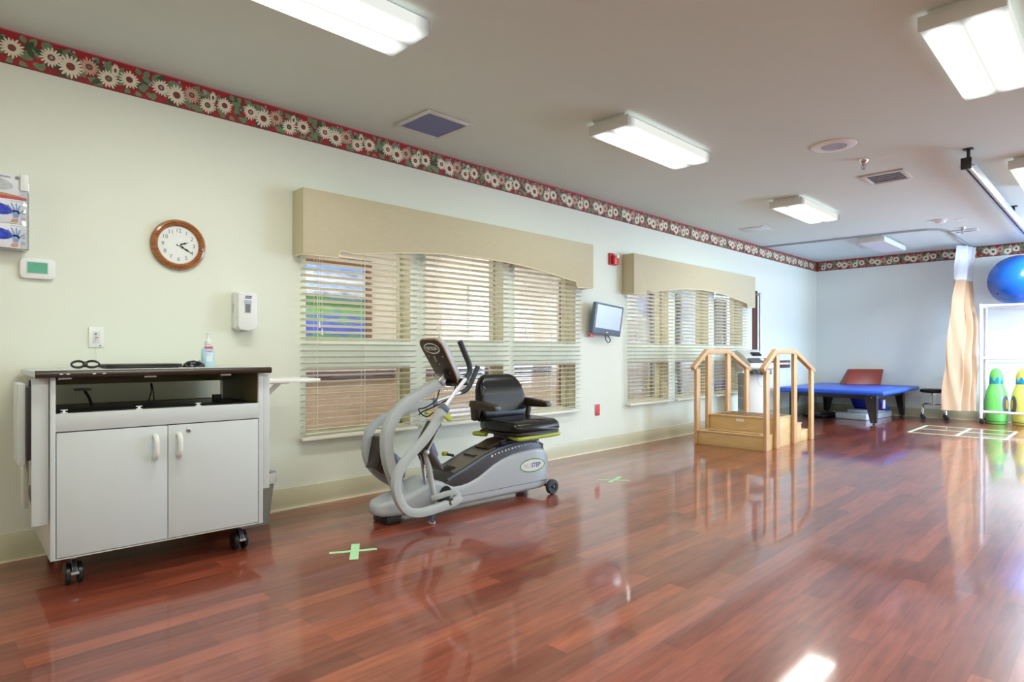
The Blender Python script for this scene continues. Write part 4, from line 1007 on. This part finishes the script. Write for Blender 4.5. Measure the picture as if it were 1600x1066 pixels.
for pts in ([(-.05, .50, .85), (-.08, .50, .80), (-.10, .49, .74), (-.16, .44, .69), (-.18, .40, .68), (-.16, .42, .64), (-.14, .45, .63), (-.10, .47, .66)], [(.05, .55, .85), (.02, .55, .80), (-.02, .53, .75), (-.10, .48, .70), (-.17, .42, .66), (-.18, .40, .64)]):
    MB().tube(smooth_path(pts, 5), .0045, 7).build('cable', 'black', NU)
# pedals
def pedal(s, top, bot, name='foot_pedal'):
    # top/bot : (y,z) of the plate's ends ; plate faces the seat (+y)
    T, B_ = Vector((0, *top)), Vector((0, *bot)); d_ = (T-B_).normalized(); n_ = Vector((0, -d_.z, d_.y)); 
    if n_.y < 0: n_ = -n_
    L_ = (T-B_).length
    def p(x, a, o): return Vector((x, 0, 0))+B_+d_*a+n_*o
    x0, x1 = s*.085, s*.225
    b = MB(); pts = [(-.005, -.012), (L_, -.012), (L_+.008, 0), (L_, .012), (-.005, .012)]
    b.add([p(x0, a, o) for a, o in pts]+[p(x1, a, o) for a, o in pts], [(0, 1, 2, 3, 4), (5, 6, 7, 8, 9)]+[(i, (i+1) % 5, 5+(i+1) % 5, 5+i) for i in range(5)])
    o = b.build(name, 'brown_black', NU, bevel=.003)
    # heel cup floor
    hp = [(0, .012), (.03, .012), (.012, .10), (-.02, .17), (-.045, .19), (-.05, .15), (-.04, .08)]
    b = MB(); b.add([p(x0, a, q) for a, q in hp]+[p(x1, a, q) for a, q in hp], [tuple(range(7)), tuple(range(7, 14))]+[(i, (i+1) % 7, 7+(i+1) % 7, 7+i) for i in range(7)])
    b.build('heel_cup', 'brown_black', o, bevel=.006)
    # side guard (slate)
    gp = [(L_*.98, .004), (L_*.60, .085), (.06, .185), (-.035, .205), (-.052, .19), (-.01, .13), (.10, .075), (.13, .02)]
    for xs in (x0,):
        b = MB(); b.add([p(xs-s*.002, a, q) for a, q in gp]+[p(xs+s*.006, a, q) for a, q in gp], [tuple(range(8)), tuple(range(8, 16))]+[(i, (i+1) % 8, 8+(i+1) % 8, 8+i) for i in range(8)])
        b.build('side_guard', 'purple', o, bevel=.001)
    b = MB(); b.tube([p(x1+s*.008, .0, .0), p(x1+s*.008, L_*.85, .0)], .0065, 8); b.lathe([(.016, s*.224), (.016, s*.240), (0, s*.242)], (0, bot[0], bot[1]), n=14, axis='x'); b.build('edge_rod', 'steel', o)
    return o
pedal(1, (.300, .625), (.188, .452))
pedal(-1, (.075, .515), (.035, .325))
b = MB(); b.tube([(.20, .200, .445), (.20, .225, .35), (.195, .255, .22), (.19, .285, .118)], [.017, .019, .018, .014], 12); b.build('pedal_link', 'frame_grey', NU)
b = MB(); b.tube([(.12, .215, .445), (.12, .235, .33), (.10, .27, .2)], .010, 10); b.build('pedal_link', 'steel', NU)
b = MB(); b.tube([(-.20, .045, .318), (-.20, .16, .25), (-.19, .40, .125)], 1, prof=rect(.03, .034), up=(1, 0, 0)); b.build('pedal_link', 'silver', NU, ang=30)
b = MB(); b.box(-.17, .16, .10, -.135, .33, .18); b.build('linkage_cover', 'bluegrey', NU, bevel=.02)
# wheels and feet
for s in (-1, 1):
    w = MB().lathe([(.020, s*.150), (.052, s*.152), (.056, s*.158), (.056, s*.182), (.052, s*.188), (.030, s*.188), (.028, s*.180), (.0, s*.180)], (0, 1.370, .0565), n=30, axis='x').build('transport_wheel', 'rubber', NU)
    MB().lathe([(.014, s*.178), (.014, s*.190), (.006, s*.193), (0, s*.193)], (0, 1.370, .0565), n=14, axis='x').build('hub', 'gun', w)
    MB().tube([(s*.09, 1.34, .07), (s*.152, 1.37, .0565)], .012, 8).build('wheel_axle', 'gun', NU)
    b = MB(); b.box(s*.205-.022, .225, .035, s*.205+.022, .262, .070).lathe([(.013, .035), (.013, .010)], (s*.205, .243, 0), n=12); b.build('leveling_foot', 'bluegrey', NU, bevel=.003)
    MB().lathe([(.026, 0), (.026, .006), (.018, .012), (.0, .012)], (s*.205, .243, 0), n=18).build('foot_pad', 'steel', NU)
MB().box(-.215, .225, .052, .215, .262, .082).build('front_crossbar', 'gun', NU, bevel=.004)
b = MB(); b.box(-.09, -.01, .0, .09, .10, .05); b.build('front_pad', 'black', NU, bevel=.012)
b = MB(); b.tube([(-.10, .64, .34), (-.165, .62, .345)], .010, 8).mat(1).lathe([(.0, -.016), (.02, -.014), (.024, 0), (.02, .014), (0, .016)], (-.172, .618, .347), n=12); plabel(b.build('brake_knob', ['gun', 'lime'], NU), 'lime green ball knob on the far side')
# seat carriage, swivelled to face the room
b = MB(); b.box(-.10, .93, .405, .10, 1.30, .430).box(-.06, .98, .43, .06, 1.26, .472).lathe([(.085, .425), (.085, .468)], (0, 1.15, 0), n=24)
b.build('seat_carriage', 'gun', NU, bevel=.004)
b = MB(); b.prism([(.80, .395), (.93, .440), (.99, .446), (.99, .425), (.84, .375)], -.075, .075, 'x'); b.build('carriage_cover', 'brown_black', NU, bevel=.006)
for s in (-1, 1):
    ys_ = (.965, 1.385) if s > 0 else (.925, 1.345)
    xo = s*.235 if s > 0 else s*.235
    xi = s*.11
    pts = [(xi, ys_[0]+.03, .462), (xo-s*.03, ys_[0]+.008, .460), (xo, ys_[0]+.03, .460), (xo, (ys_[0]+ys_[1])/2, .462), (xo, ys_[1]-.03, .466), (xo-s*.03, ys_[1]-.006, .466), (xi, ys_[1]-.03, .466)]
    plabel(MB().tube(smooth_path(pts, 5), .0165, 12).build('seat_handle', 'lime', NU), 'lime green bar handle')
# seat in its own frame: faces +x (room)
SC = Vector((0.02, 1.165, 0))
def cushion_ring(x, hw, zb, zt, k=.028, sag=.0):
    return [(x, SC.y+y, (zb+zt)/2+z-(sag*(1-(y/hw)**2) if z > 0 else 0)) for y, z in rrect(2*hw, zt-zb, min(k, (zt-zb)*.48), 4)]
b = MB()
b.loft([cushion_ring(x, hw, zb, zt, .03, sg) for x, hw, zb, zt, sg in ((-.215, .17, .500, .545, 0), (-.19, .205, .490, .575, .01), (-.10, .228, .488, .590, .02), (0, .235, .487, .588, .022), (.10, .236, .487, .582, .016), (.18, .232, .488, .580, .006), (.225, .222, .492, .565, 0), (.25, .200, .503, .540, 0))])
seat = b.build('seat_cushion', 'vinyl', NU, ang=60)
b = MB(); b.loft([cushion_ring(x, hw, .572, zt, .006) for x, hw, zt in ((-.12, .11, .574), (-.08, .13, .578), (.06, .13, .5765), (.09, .10, .573))]); b.build('seat_inset', 'vinyl', seat, ang=60)
b = MB(); b.loft([cushion_ring(x, hw, .472, .492, .008) for x, hw in ((-.20, .19), (.10, .235), (.22, .215), (.245, .19))]); b.build('seat_pan', 'black', NU, ang=50)
b = MB(); b.tube([(.252, SC.y-.19, .496), (.235, SC.y-.222, .492), (.1, SC.y-.240, .490), (-.15, SC.y-.235, .49)], .006, 8); b.tube([(.252, SC.y-.19, .496), (.252, SC.y+.19, .496)], .006, 8); b.build('piping', 'brown_black', seat)
# backrest: leaning back (toward -x)
def back_ring(u, hw, th0, th1, bow=.0):
    # u : height along the back ; returns ring around horizontally
    base = Vector((-.185, SC.y, .530)); up = Vector((-.20, 0, 1)).normalized(); nn = Vector((1, 0, .20)).normalized()
    pts = rrect(2*hw, th1-th0, min(.03, (th1-th0)*.48), 4)
    out = []
    for y, o in pts:
        oo = (th0+th1)/2+o+(bow*(y/hw)**2 if o > 0 else bow*.6*(y/hw)**2)
        q = base+up*u+nn*oo; out.append((q.x, SC.y+y, q.z))
    return out
bk = ((.0, .18, -.02, .03, .01), (.03, .215, -.035, .05, .02), (.09, .228, -.04, .055, .03), (.12, .228, -.04, .046, .03), (.20, .224, -.04, .060, .03), (.27, .214, -.04, .050, .03), (.31, .200, -.035, .045, .025), (.35, .175, -.03, .035, .02), (.375, .14, -.02, .02, .01), (.382, .11, -.01, .008, 0))
bkr = MB().loft([back_ring(*r) for r in bk]).build('backrest', 'vinyl', NU, ang=60)
b = MB()
def bp(y, u, o=.056): 
    base = Vector((-.185, SC.y, .530)); up = Vector((-.20, 0, 1)).normalized(); nn = Vector((1, 0, .20)).normalized()
    q = base+up*u+nn*(o+.03*(y/.22)**2); return (q.x, SC.y+y, q.z)
for pts in ([(-.20, .28), (-.13, .225), (-.05, .205), (.05, .205), (.13, .225), (.20, .28)], [(-.21, .105), (-.10, .115), (0, .118), (.10, .115), (.21, .105)]):
    b.tube([bp(y, u, .050) for y, u in smooth_path([(p[0], p[1], 0) for p in pts], 4) for y, u in [(y, u)]] if False else [bp(v.x, v.y, .052) for v in smooth_path([(p[0], p[1], 0) for p in pts], 4)], .0045, 6)
b.build('stitched_seams', 'black_gloss', bkr)
for s in (-1, 1):
    yy_ = SC.y+s*.262
    b = MB(); b.prism([(-.225, .665), (-.215, .715), (-.12, .712), (.06, .692), (.082, .682), (.084, .657), (.06, .650), (-.10, .645)], yy_-.030, yy_+.030, 'y')
    a_ = b.build('armrest', 'brown_black', NU, bevel=.010, seg=3)
    b = MB(); b.box(.058, yy_-.026, .654, .088, yy_+.026, .686); b.build('armrest_tip', 'knob_grey', a_, bevel=.008)
    b = MB(); b.prism([(-.215, .665), (-.13, .660), (-.15, .58), (-.175, .56), (-.205, .57)], yy_-.022, yy_+.022, 'y'); b.tube([(-.18, yy_, .61), (-.20, SC.y+s*.20, .56)], .018, 8); b.build('armrest_bracket', 'brown_black', a_, bevel=.006)

# ------------------------------------------------------------------ practice stairs
ST = thing('practice_stairs', 'maple training staircase with two wooden handrails in front of the far windows', 'stairs', (0, 0, 0))
SX0, SX1 = .505, 1.28
def sbox(name, y0, y1, z, m=('maple_face',)):
    b = MB(); b.box(SX0, y0, 0, SX1, y1, z-.018); o = b.build(name, 'maple_face', ST, bevel=.002)
    t_ = MB().box(SX0-.004, y0-.012 if y0 < 7.2 else y0, z-.018, SX1+.004, y1+(.012 if y0 > 7.2 else 0), z).build('tread', 'maple', o, bevel=.003)
    return o
s1 = sbox('front_step', 6.662, 6.945, .165)
s2 = sbox('platform', 6.946, 7.480, .335)
s3 = sbox('back_step', 7.481, 7.748, .228)
s4 = sbox('back_step', 7.749, 8.000, .130)
def grips(par, ys, z, x0=SX0+.08, x1=SX1-.08):
    b = MB()
    for y in ys: b.box(x0, y-.018, z-.0005, x1, y+.018, z+.0014)
    b.build('anti_slip_strips', 'grit', par, smooth=False)
grips(s1, (6.74,), .165); grips(s2, (7.03, 7.12, 7.21, 7.30, 7.39), .335, SX0+.06, SX1-.04); grips(s3, (7.66,), .228); grips(s4, (7.93,), .130)
b = MB(); b.box(.84, 6.9425, .272, .93, 6.9455, .302); plabel(b.build('maker_label', 'white', s2, smooth=False), 'small white sticker')
b = MB(); b.box(SX1, 7.17, .205, SX1+.001, 7.24, .240); plabel(b.build('maker_label', 'base', s2, smooth=False), 'small pale emblem sticker') if False else None
for x0 in (SX0-.042, SX1):
    for (y0, zt) in ((6.64, .885), (6.912, 1.075), (7.425, 1.075), (7.972, .868)):
        MB().box(x0+.002, y0, 0, x0+.040, y0+.09, zt).build('post', 'maple', ST, bevel=.004)
    xc = x0+.021
    rp = [(6.585, .905), (6.905, 1.085), (7.475, 1.085), (8.095, .855)]
    b = MB()
    hw = .026; hh = .028
    low = []; upp = []
    poly = [(6.585, .862), (6.915, 1.057), (7.465, 1.057), (8.085, .822), (8.10, .858), (7.478, 1.112), (6.895, 1.112), (6.565, .905)]
    b.prism(poly, xc-hw, xc+hw, 'x'); b.build('handrail', 'maple', ST, bevel=.005)

# ------------------------------------------------------------------ therapy cart behind the stairs
TC = thing('therapy_device_cart', 'white therapy device on a narrow cart behind the practice stairs', 'medical device', (.42, 8.25, 0), radians(-40))
# local x = white face normal, y along the white face, body to x=-.36
b = MB(); b.box(-.36, 0, .08, 0, .27, .78); b.build('cabinet', 'white', TC, bevel=.006)
for k in range(4):
    MB().box(-.34, -.008, .10+k*.17, -.02, .0, .255+k*.17).build('drawer', 'silver', TC, bevel=.003)
b = MB(); b.prism([(-.40, .82), (-.40, 1.10), (-.36, 1.115), (-.13, 1.04), (.08, .92), (.09, .86), (.03, .82)], -.03, .30, 'y'); head = b.build('device_head', 'white', TC, bevel=.012)
sl = Matrix.Translation((-.02, .135, .983)) @ Matrix.Rotation(radians(29.7), 4, 'Y')
b = MB(); b.prism(rrect(.085, .13, .006), -.004, .010, 'z', tr=sl @ TR((-.13, .02, 0))); b.build('screen', 'screen_dark', head, bevel=.002)
b = MB(); b.prism(rrect(.11, .32, .02), -.03, .010, 'z', tr=sl @ TR((.045, 0, 0))); b.build('control_band', 'knob_grey', head, bevel=.006)
b = MB(); b.lathe([(.028, .0), (.028, .012), (.022, .018), (0, .018)], (0, 0, 0), n=20)
for i, v in enumerate(b.v): b.v[i] = tuple(sl @ Vector((v[0]+.04, v[1]+.03, v[2]+.008)))
b.build('dial', 'white', head)
b = MB(); b.box(-.06, .0, .775, .10, .27, .822); b.build('accessory_tray', 'knob_grey', head, bevel=.012)
for k in range(3): MB().tube(smooth_path([(.09, .03+k*.07, .84), (.12, .06+k*.07, .80-.02*k), (.10, .12+k*.05, .77), (.05, .18, .80)], 5), .006, 6).build('lead_cable', 'gun', head)
MB().tube(smooth_path([(.06, .10, .78), (.06, .08, .70), (.06, .12, .62), (.06, .20, .60), (.06, .26, .66)], 6), .003, 6).build('lead_cable', 'silver', head)
for x in (-.32, -.04):
    for y in (.03, .24):
        MB().lathe([(0, -.012), (.030, -.012), (.035, -.008), (.035, .008), (.030, .012), (0, .012)], (x, y, .0352), n=16, axis='y').build('caster', 'black', TC)
        MB().box(x-.01, y-.018, .06, x+.01, y+.018, .082).build('caster_fork', 'steel', TC)

# ------------------------------------------------------------------ grab bars
t = thing('grab_bar', 'vertical grab bar on a dark red board beside the far valance', 'grab bar', (0, 0, 0), group='grab bars')
MB().box(-.0005, 9.285, .94, .022, 9.430, 2.02).build('backing_board', 'brownwall', t, bevel=.003)
b = MB(); b.tube(smooth_path([(.02, 9.37, 1.96), (.06, 9.39, 1.965), (.075, 9.40, 1.93), (.075, 9.40, 1.5), (.075, 9.40, 1.05), (.06, 9.39, 1.0), (.02, 9.37, .995)], 6), .017, 12); b.build('bar', 'steel', t)
t = thing('grab_bar', 'horizontal white grab bar on a dark red board by the mat table', 'grab bar', (0, 0, 0), group='grab bars')
MB().box(-.0005, 9.10, .815, .022, 10.735, .938).build('backing_board', 'brownwall', t, bevel=.003)
b = MB(); b.tube(smooth_path([(.02, 9.25, .905), (.06, 9.27, .90), (.072, 9.32, .898), (.072, 10.0, .89), (.072, 10.50, .885), (.06, 10.58, .885), (.02, 10.60, .885)], 6), .017, 12); b.build('bar', 'white_metal', t)
b = MB()
for y, z in ((10.60, .910), (10.60, .855)): b.lathe([(.014, .022), (.012, .028), (0, .029)], (0, y, z), n=12, axis='x')
b.build('screws', 'chrome', t)

# ------------------------------------------------------------------ mat table
MT = thing('mat_table', 'low therapy mat table with blue vinyl top in the far corner', 'therapy table', (0, 0, 0))
MB().box(.10, 9.88, .452, 1.64, 11.97, .520).build('mat', 'blue_vinyl', MT, bevel=.030, seg=4)
b = MB(); b.box(.20, 10.28, .375, 1.42, 10.305, .450); b.box(.20, 11.90, .375, 1.42, 11.925, .45); b.box(.20, 10.305, .375, .225, 11.90, .45); b.box(1.395, 10.305, .375, 1.42, 11.90, .45); b.box(.20, 10.28, .447, 1.42, 11.925, .453)
b.build('apron', 'gun', MT, bevel=.002)
for (x, y, sx, sy) in ((.185, 10.265, 1, 1), (1.435, 10.265, -1, 1), (.185, 11.94, 1, -1), (1.435, 11.94, -1, -1)):
    b = MB()
    poly = [(x, .45), (x+sx*.17, .45), (x+sx*.075, .02), (x, .02)]
    b.prism(poly, y, y+sy*.008, 'y')
    poly = [(y, .45), (y+sy*.17, .45), (y+sy*.075, .02), (y, .02)]
    b.prism(poly, x, x+sx*.008, 'x')
    lg_ = b.build('leg', 'gun', MT, smooth=False)
    MB().lathe([(.022, 0), (.022, .008), (.010, .012), (.010, .025)], (x+sx*.035, y+sy*.035, 0), n=14).build('leveler', 'black', lg_)
    b = MB()
    for dx, dz in ((.03, .43), (.10, .43), (.06, .40)):
        b.lathe([(.008, -sy*.001), (.006, -sy*.005), (0, -sy*.006)], (x+sx*dx, y, dz), n=8, axis='y')
        b.lathe([(.008, -sx*.001), (.006, -sx*.005), (0, -sx*.006)], (x, y+sy*dx, dz), n=8, axis='x')
    b.build('bolts', 'white', lg_)
MB().box(1.36, 11.0, .385, 1.40, 11.6, .40).build('cross_brace', 'gun', MT, smooth=False)
t = thing('wedge_cushion', 'dark red vinyl wedge cushion standing on the blue mat table', 'cushion', (.67, 11.44, .5205), radians(36))
wq = lambda u0, u1, v0, v1, z: [(u0, v0, z), (u1, v0, z), (u1, v1, z), (u0, v1, z)]
MB().loft([wq(0, .56, 0, .30, 0), wq(.13, .66, .14, .28, .262)]).build('cover', 'red_vinyl', t, bevel=.014, seg=3)
b = MB(); b.add([(.5645, .03, .012), (.5645, .28, .012), (.6595, .265, .235), (.6595, .165, .235), (.568, .03, .012), (.568, .28, .012), (.663, .265, .235), (.663, .165, .235)], [(0, 1, 2, 3), (4, 5, 6, 7), (0, 1, 5, 4), (1, 2, 6, 5), (2, 3, 7, 6), (3, 0, 4, 7)])
plabel(b.build('end_panel', 'lam_side', t, smooth=False), 'pale grey end of the wedge')
# things under the table
t = thing('step_platform', 'long pale blue-white platform box on the floor under the mat table', 'platform', (.70, 10.82, 0), radians(-6))
MB().box(0, 0, 0, .48, 1.02, .100).build('deck', 'foam_white', t, bevel=.02, seg=3)
MB().box(.03, .03, .1005, .45, .99, .104).build('top_mat', 'lam', t, bevel=.001)
t = tag(MB().box(0, 0, 0, .36, .55, .045).build('foam_slab', 'foam_white', bevel=.012, seg=3), 'smaller pale slab lying on the platform under the mat table', 'foam block'); t.location = (.84, 10.96, .1045); t.rotation_euler = (0, 0, radians(-8))
t = thing('foam_wedge', 'bright blue foam wedge on the pale slab under the mat table', 'wedge', (.86, 11.02, .150), radians(-8))
MB().prism([(0, .175), (.10, .175), (.34, .03), (.34, 0), (.16, 0)], 0, .46, 'x', tr=Matrix.Rotation(0, 4, 'Z')).build('block', 'blue_dark', t, bevel=.006)
MB().box(.455, .08, .03, .475, .16, .17).build('strap', 'white', t, bevel=.003)
t = thing('wheeled_dolly', 'low black wheeled dolly on the floor under the left side of the mat table', 'dolly', (.40, 11.0, 0))
MB().box(-.18, -.3, .015, .18, .35, .05).build('plate', 'black', t, bevel=.012)
for x in (-.14, .14):
    for y in (-.25, .3): MB().lathe([(0, -.012), (.018, -.012), (.018, .012), (0, .012)], (x, y, .018), n=12, axis='y').build('wheel', 'gun', t)

# ------------------------------------------------------------------ stool
t = thing('rolling_stool', 'black round rolling stool with chrome legs between mat table and curtain', 'stool', (1.865, 11.80, 0), radians(15))
MB().lathe([(0, .425), (.165, .425), (.185, .435), (.190, .455), (.185, .475), (.165, .486), (0, .490)], n=40).build('seat', 'vinyl', t, ang=60)
b = MB(); b.lathe([(.035, .425), (.030, .385), (.020, .38), (.020, .22)], n=16); b.build('column', 'chrome', t)
for k in range(4):
    a = radians(45+90*k); c, s = cos(a), sin(a)
    MB().tube(smooth_path([(.02*c, .02*s, .24), (.08*c, .08*s, .245), (.17*c, .17*s, .235), (.205*c, .205*s, .20), (.215*c, .215*s, .085)], 5), .012, 10).build('leg', 'chrome', t)
    b = MB(); b.lathe([(0, -.014), (.026, -.014), (.030, -.008), (.030, .008), (.026, .014), (0, .014)], (.215*c+.01, .215*s, .0302), n=16, axis='y'); b.lathe([(.012, .06), (.010, .09)], (.215*c, .215*s, 0), n=8); b.box(.215*c-.012, .215*s-.018, .03, .215*c+.02, .215*s+.018, .062)
    b.build('caster', ['rubber'], t, bevel=.002)

# ------------------------------------------------------------------ white pipe rack, ball, toys
RK = thing('pipe_rack', 'white plastic pipe rack on casters at the right edge', 'rack', (2.515, 11.50, 0))
RL, RD = 1.30, .47; pr = .021
for x in (0, RL):
    for y in (0, RD):
        MB().tube([(x, y, .085), (x, y, 1.770)], pr, 14).build('upright', 'pvc', RK)
        b = MB(); b.lathe([(0, -.016), (.030, -.016), (.034, -.010), (.034, .010), (.030, .016), (0, .016)], (x+.012, y, .0342), n=18, axis='y').lathe([(.012, .05), (.012, .088)], (x, y, 0), n=8).box(x-.012, y-.02, .035, x+.03, y+.02, .058)
        b.build('caster', 'black', RK, bevel=.002)
for z in (.185, .985, 1.770):
    for y in (0, RD): MB().tube([(0, y, z), (RL, y, z)], pr*.92, 12).build('long_rail', 'pvc', RK)
    for x in (0, RL): MB().tube([(x, 0, z), (x, RD, z)], pr*.92, 12).build('cross_rail', 'pvc', RK)
b = MB()
for x in (0, RL):
    for y in (0, RD):
        for z in (.185, .985): b.lathe([(.026, -.03), (.026, .03)], (x, y, z), n=14)
        b.lathe([(.026, -.04), (.026, .014), (.018, .026), (0, .028)], (x, y, 1.770), n=14)
b.build('fittings', 'pvc', RK)
t = thing('exercise_ball', 'large blue exercise ball resting on top of the white rack', 'ball', (2.94, 11.660, 2.125))
R_ = .372
prof = [(R_*sin(pi*i/40)*(1+.004*cos(i*pi)), -R_*cos(pi*i/40)) for i in range(41)]
prof = [(max(r_, 0) if 0 < i < 40 else 0, z_) for i, (r_, z_) in enumerate(prof)]
MB().lathe(prof, n=64).build('body', 'ball', t, ang=80)
mk = Vector((-.58, -.62, -.53)).normalized()*R_
MB().lathe([(0, -.004), (.018, -.003), (.018, .003), (0, .004)], tuple(mk), n=12, axis='y').build('valve_plug', 'ink', t)
def bop(x, y, m, label, rz):
    t = thing('inflatable_penguin', label, 'inflatable toy', (x, y, 0), rz, group='inflatable penguin punching toys')
    pf = [(0, 0), (.115, .004), (.128, .03), (.132, .10), (.142, .20), (.145, .30), (.135, .42), (.112, .52), (.088, .585), (.082, .63), (.084, .68), (.080, .74), (.066, .79), (.040, .825), (.015, .838), (0, .840)]
    def rad(z):
        for (r0, z0), (r1, z1) in zip(pf[:-1], pf[1:]):
            if z0 <= z <= z1: return r0+(r1-r0)*(z-z0)/(z1-z0+1e-9)
        return 0
    MB().lathe(pf, n=36).build('body', m, t, ang=60)
    # zigzag collar print
    b = MB(); n = 36; e = .0018
    rows = []
    for k in range(n):
        a = 2*pi*k/n; tri = abs(((k*6/n) % 1)-.5)*2
        zt = .640+.075*(1-tri)
        rows.append((a, .615, zt))
    for k in range(n):
        a0, zb, z0 = rows[k]; a1, _, z1 = rows[(k+1) % n]
        q = lambda a, z: ((rad(z)+e)*cos(a), (rad(z)+e)*sin(a), z)
        zm0, zm1 = (zb+z0)/2, (zb+z1)/2
        b.mat(0).add([q(a0, zb), q(a1, zb), q(a1, zm1), q(a0, zm0)], [(0, 1, 2, 3)]); b.add([q(a0, zm0), q(a1, zm1), q(a1, z1), q(a0, z0)], [(0, 1, 2, 3)])
        b.mat(1).add([q(a0, zb-.008), q(a1, zb-.008), q(a1, zb), q(a0, zb)], [(0, 1, 2, 3)])
        q2 = lambda a, z: ((rad(z)+e)*cos(a), (rad(z)+e)*sin(a), z)
        b.add([q2(a0, .040), q2(a1, .040), q2(a1, .048), q2(a0, .048)], [(0, 1, 2, 3)])
    b.build('collar_print', ['cyan', 'ink'], t, ang=60)
    # flipper prints either side of the view
    for sa in (-1, 1):
        for (mm, w, h, ee) in (('fin', .44, .135, .003), ('orange', .17, .075, .005)):
            b = MB(); pts = []
            for i in range(24):
                th = 2*pi*i/24; a = sa*(1.22+(.12 if mm == 'orange' else 0))+w*cos(th)*.9; z = .30+h*sin(th); r_ = rad(z)+ee
                pts.append((r_*cos(a), r_*sin(a), z))
            ac = sa*(1.22+(.12 if mm == 'orange' else 0)); c = ((rad(.30)+ee)*cos(ac), (rad(.30)+ee)*sin(ac), .30)
            b.add(pts+[c], [(i, (i+1) % 24, 24) for i in range(24)])
            b.build('flipper_print', mm, t, ang=80)
cam_dir = lambda x, y: atan2(0-y, 4.08-x)
bop(2.675, 11.69, 'green_toy', 'green inflatable penguin toy standing in the white rack', cam_dir(2.675, 11.69)-.32)
bop(2.985, 11.70, 'yellow_toy', 'yellow inflatable penguin toy beside the green one in the white rack', cam_dir(2.985, 11.70)+.32)

# ------------------------------------------------------------------ lights, world, camera
def area(name, loc, sx, sy, e, col=(.97, 1, .90), rot=(0, 0, 0)):
    l = bpy.data.lights.new(name, 'AREA'); l.shape = 'RECTANGLE'; l.size = sx; l.size_y = sy; l.energy = e; l.color = col
    o = bpy.data.objects.new(name, l); COL.objects.link(o); o.location = loc; o.rotation_euler = rot
    return o
for x, y, e in ((LX, 1.275, 21), (LX, 4.16, 15), (LX, 7.355, 20), (RX, 4.14, 22), (RX, 7.35, 34)):
    area('fixture_and_fill_lamp', (x, y, H-.098), .32, 1.15, e)
# bare lamps added for unseen fixtures; cool last pair brightens the far end
for k, (x, y) in enumerate(((RX, 1.0), (LX, -1.9), (RX, -1.9), (5.56, 1.0), (5.56, 4.2), (5.56, 7.4), (RX, 10.45), (5.56, 10.45))):
    area('fixture_and_fill_lamp', (x, y, H-.02), .34, 1.18, (39, 24, 27, 31, 34, 36, 120, 110)[k], (.86, .94, 1) if k > 5 else (.97, 1, .90))
# corridor lamps
for y in (2.6, 5.6, 8.0): area('corridor_lamp', (-1.2, y, 2.58), .4, 1.2, 55 if y < 6 else 40, (1, .97, .93))
# daylight portals in the right wall openings
for a, c in RW:
    o = area('daylight_portal', (W+.22, (a+c)/2, 1.21), c-a, 2.18, 1, rot=(0, radians(90), 0))
    o.data.shape = 'RECTANGLE'; o.data.size = 2.18; o.data.size_y = c-a
    o.data.cycles.is_portal = True
w = bpy.data.worlds.new('sky'); S.world = w; w.use_nodes = True
bg = w.node_tree.nodes['Background']
bg.inputs[0].default_value = (.50, .70, 1.0, 1); bg.inputs[1].default_value = 23.0

cd = bpy.data.cameras.new('camera'); cam = bpy.data.objects.new('camera', cd); COL.objects.link(cam)
cam.location = (4.08, 0, 1.08); cam.rotation_euler = (radians(90), 0, radians(45))
cd.sensor_width = 36; cd.lens = 963.4/1600*36; cd.shift_x = 0; cd.shift_y = 17/1600
cd.clip_start = .05
S.camera = cam
S.view_settings.view_transform = 'Standard'
S.view_settings.look = 'None'
S.view_settings.exposure = 0.0
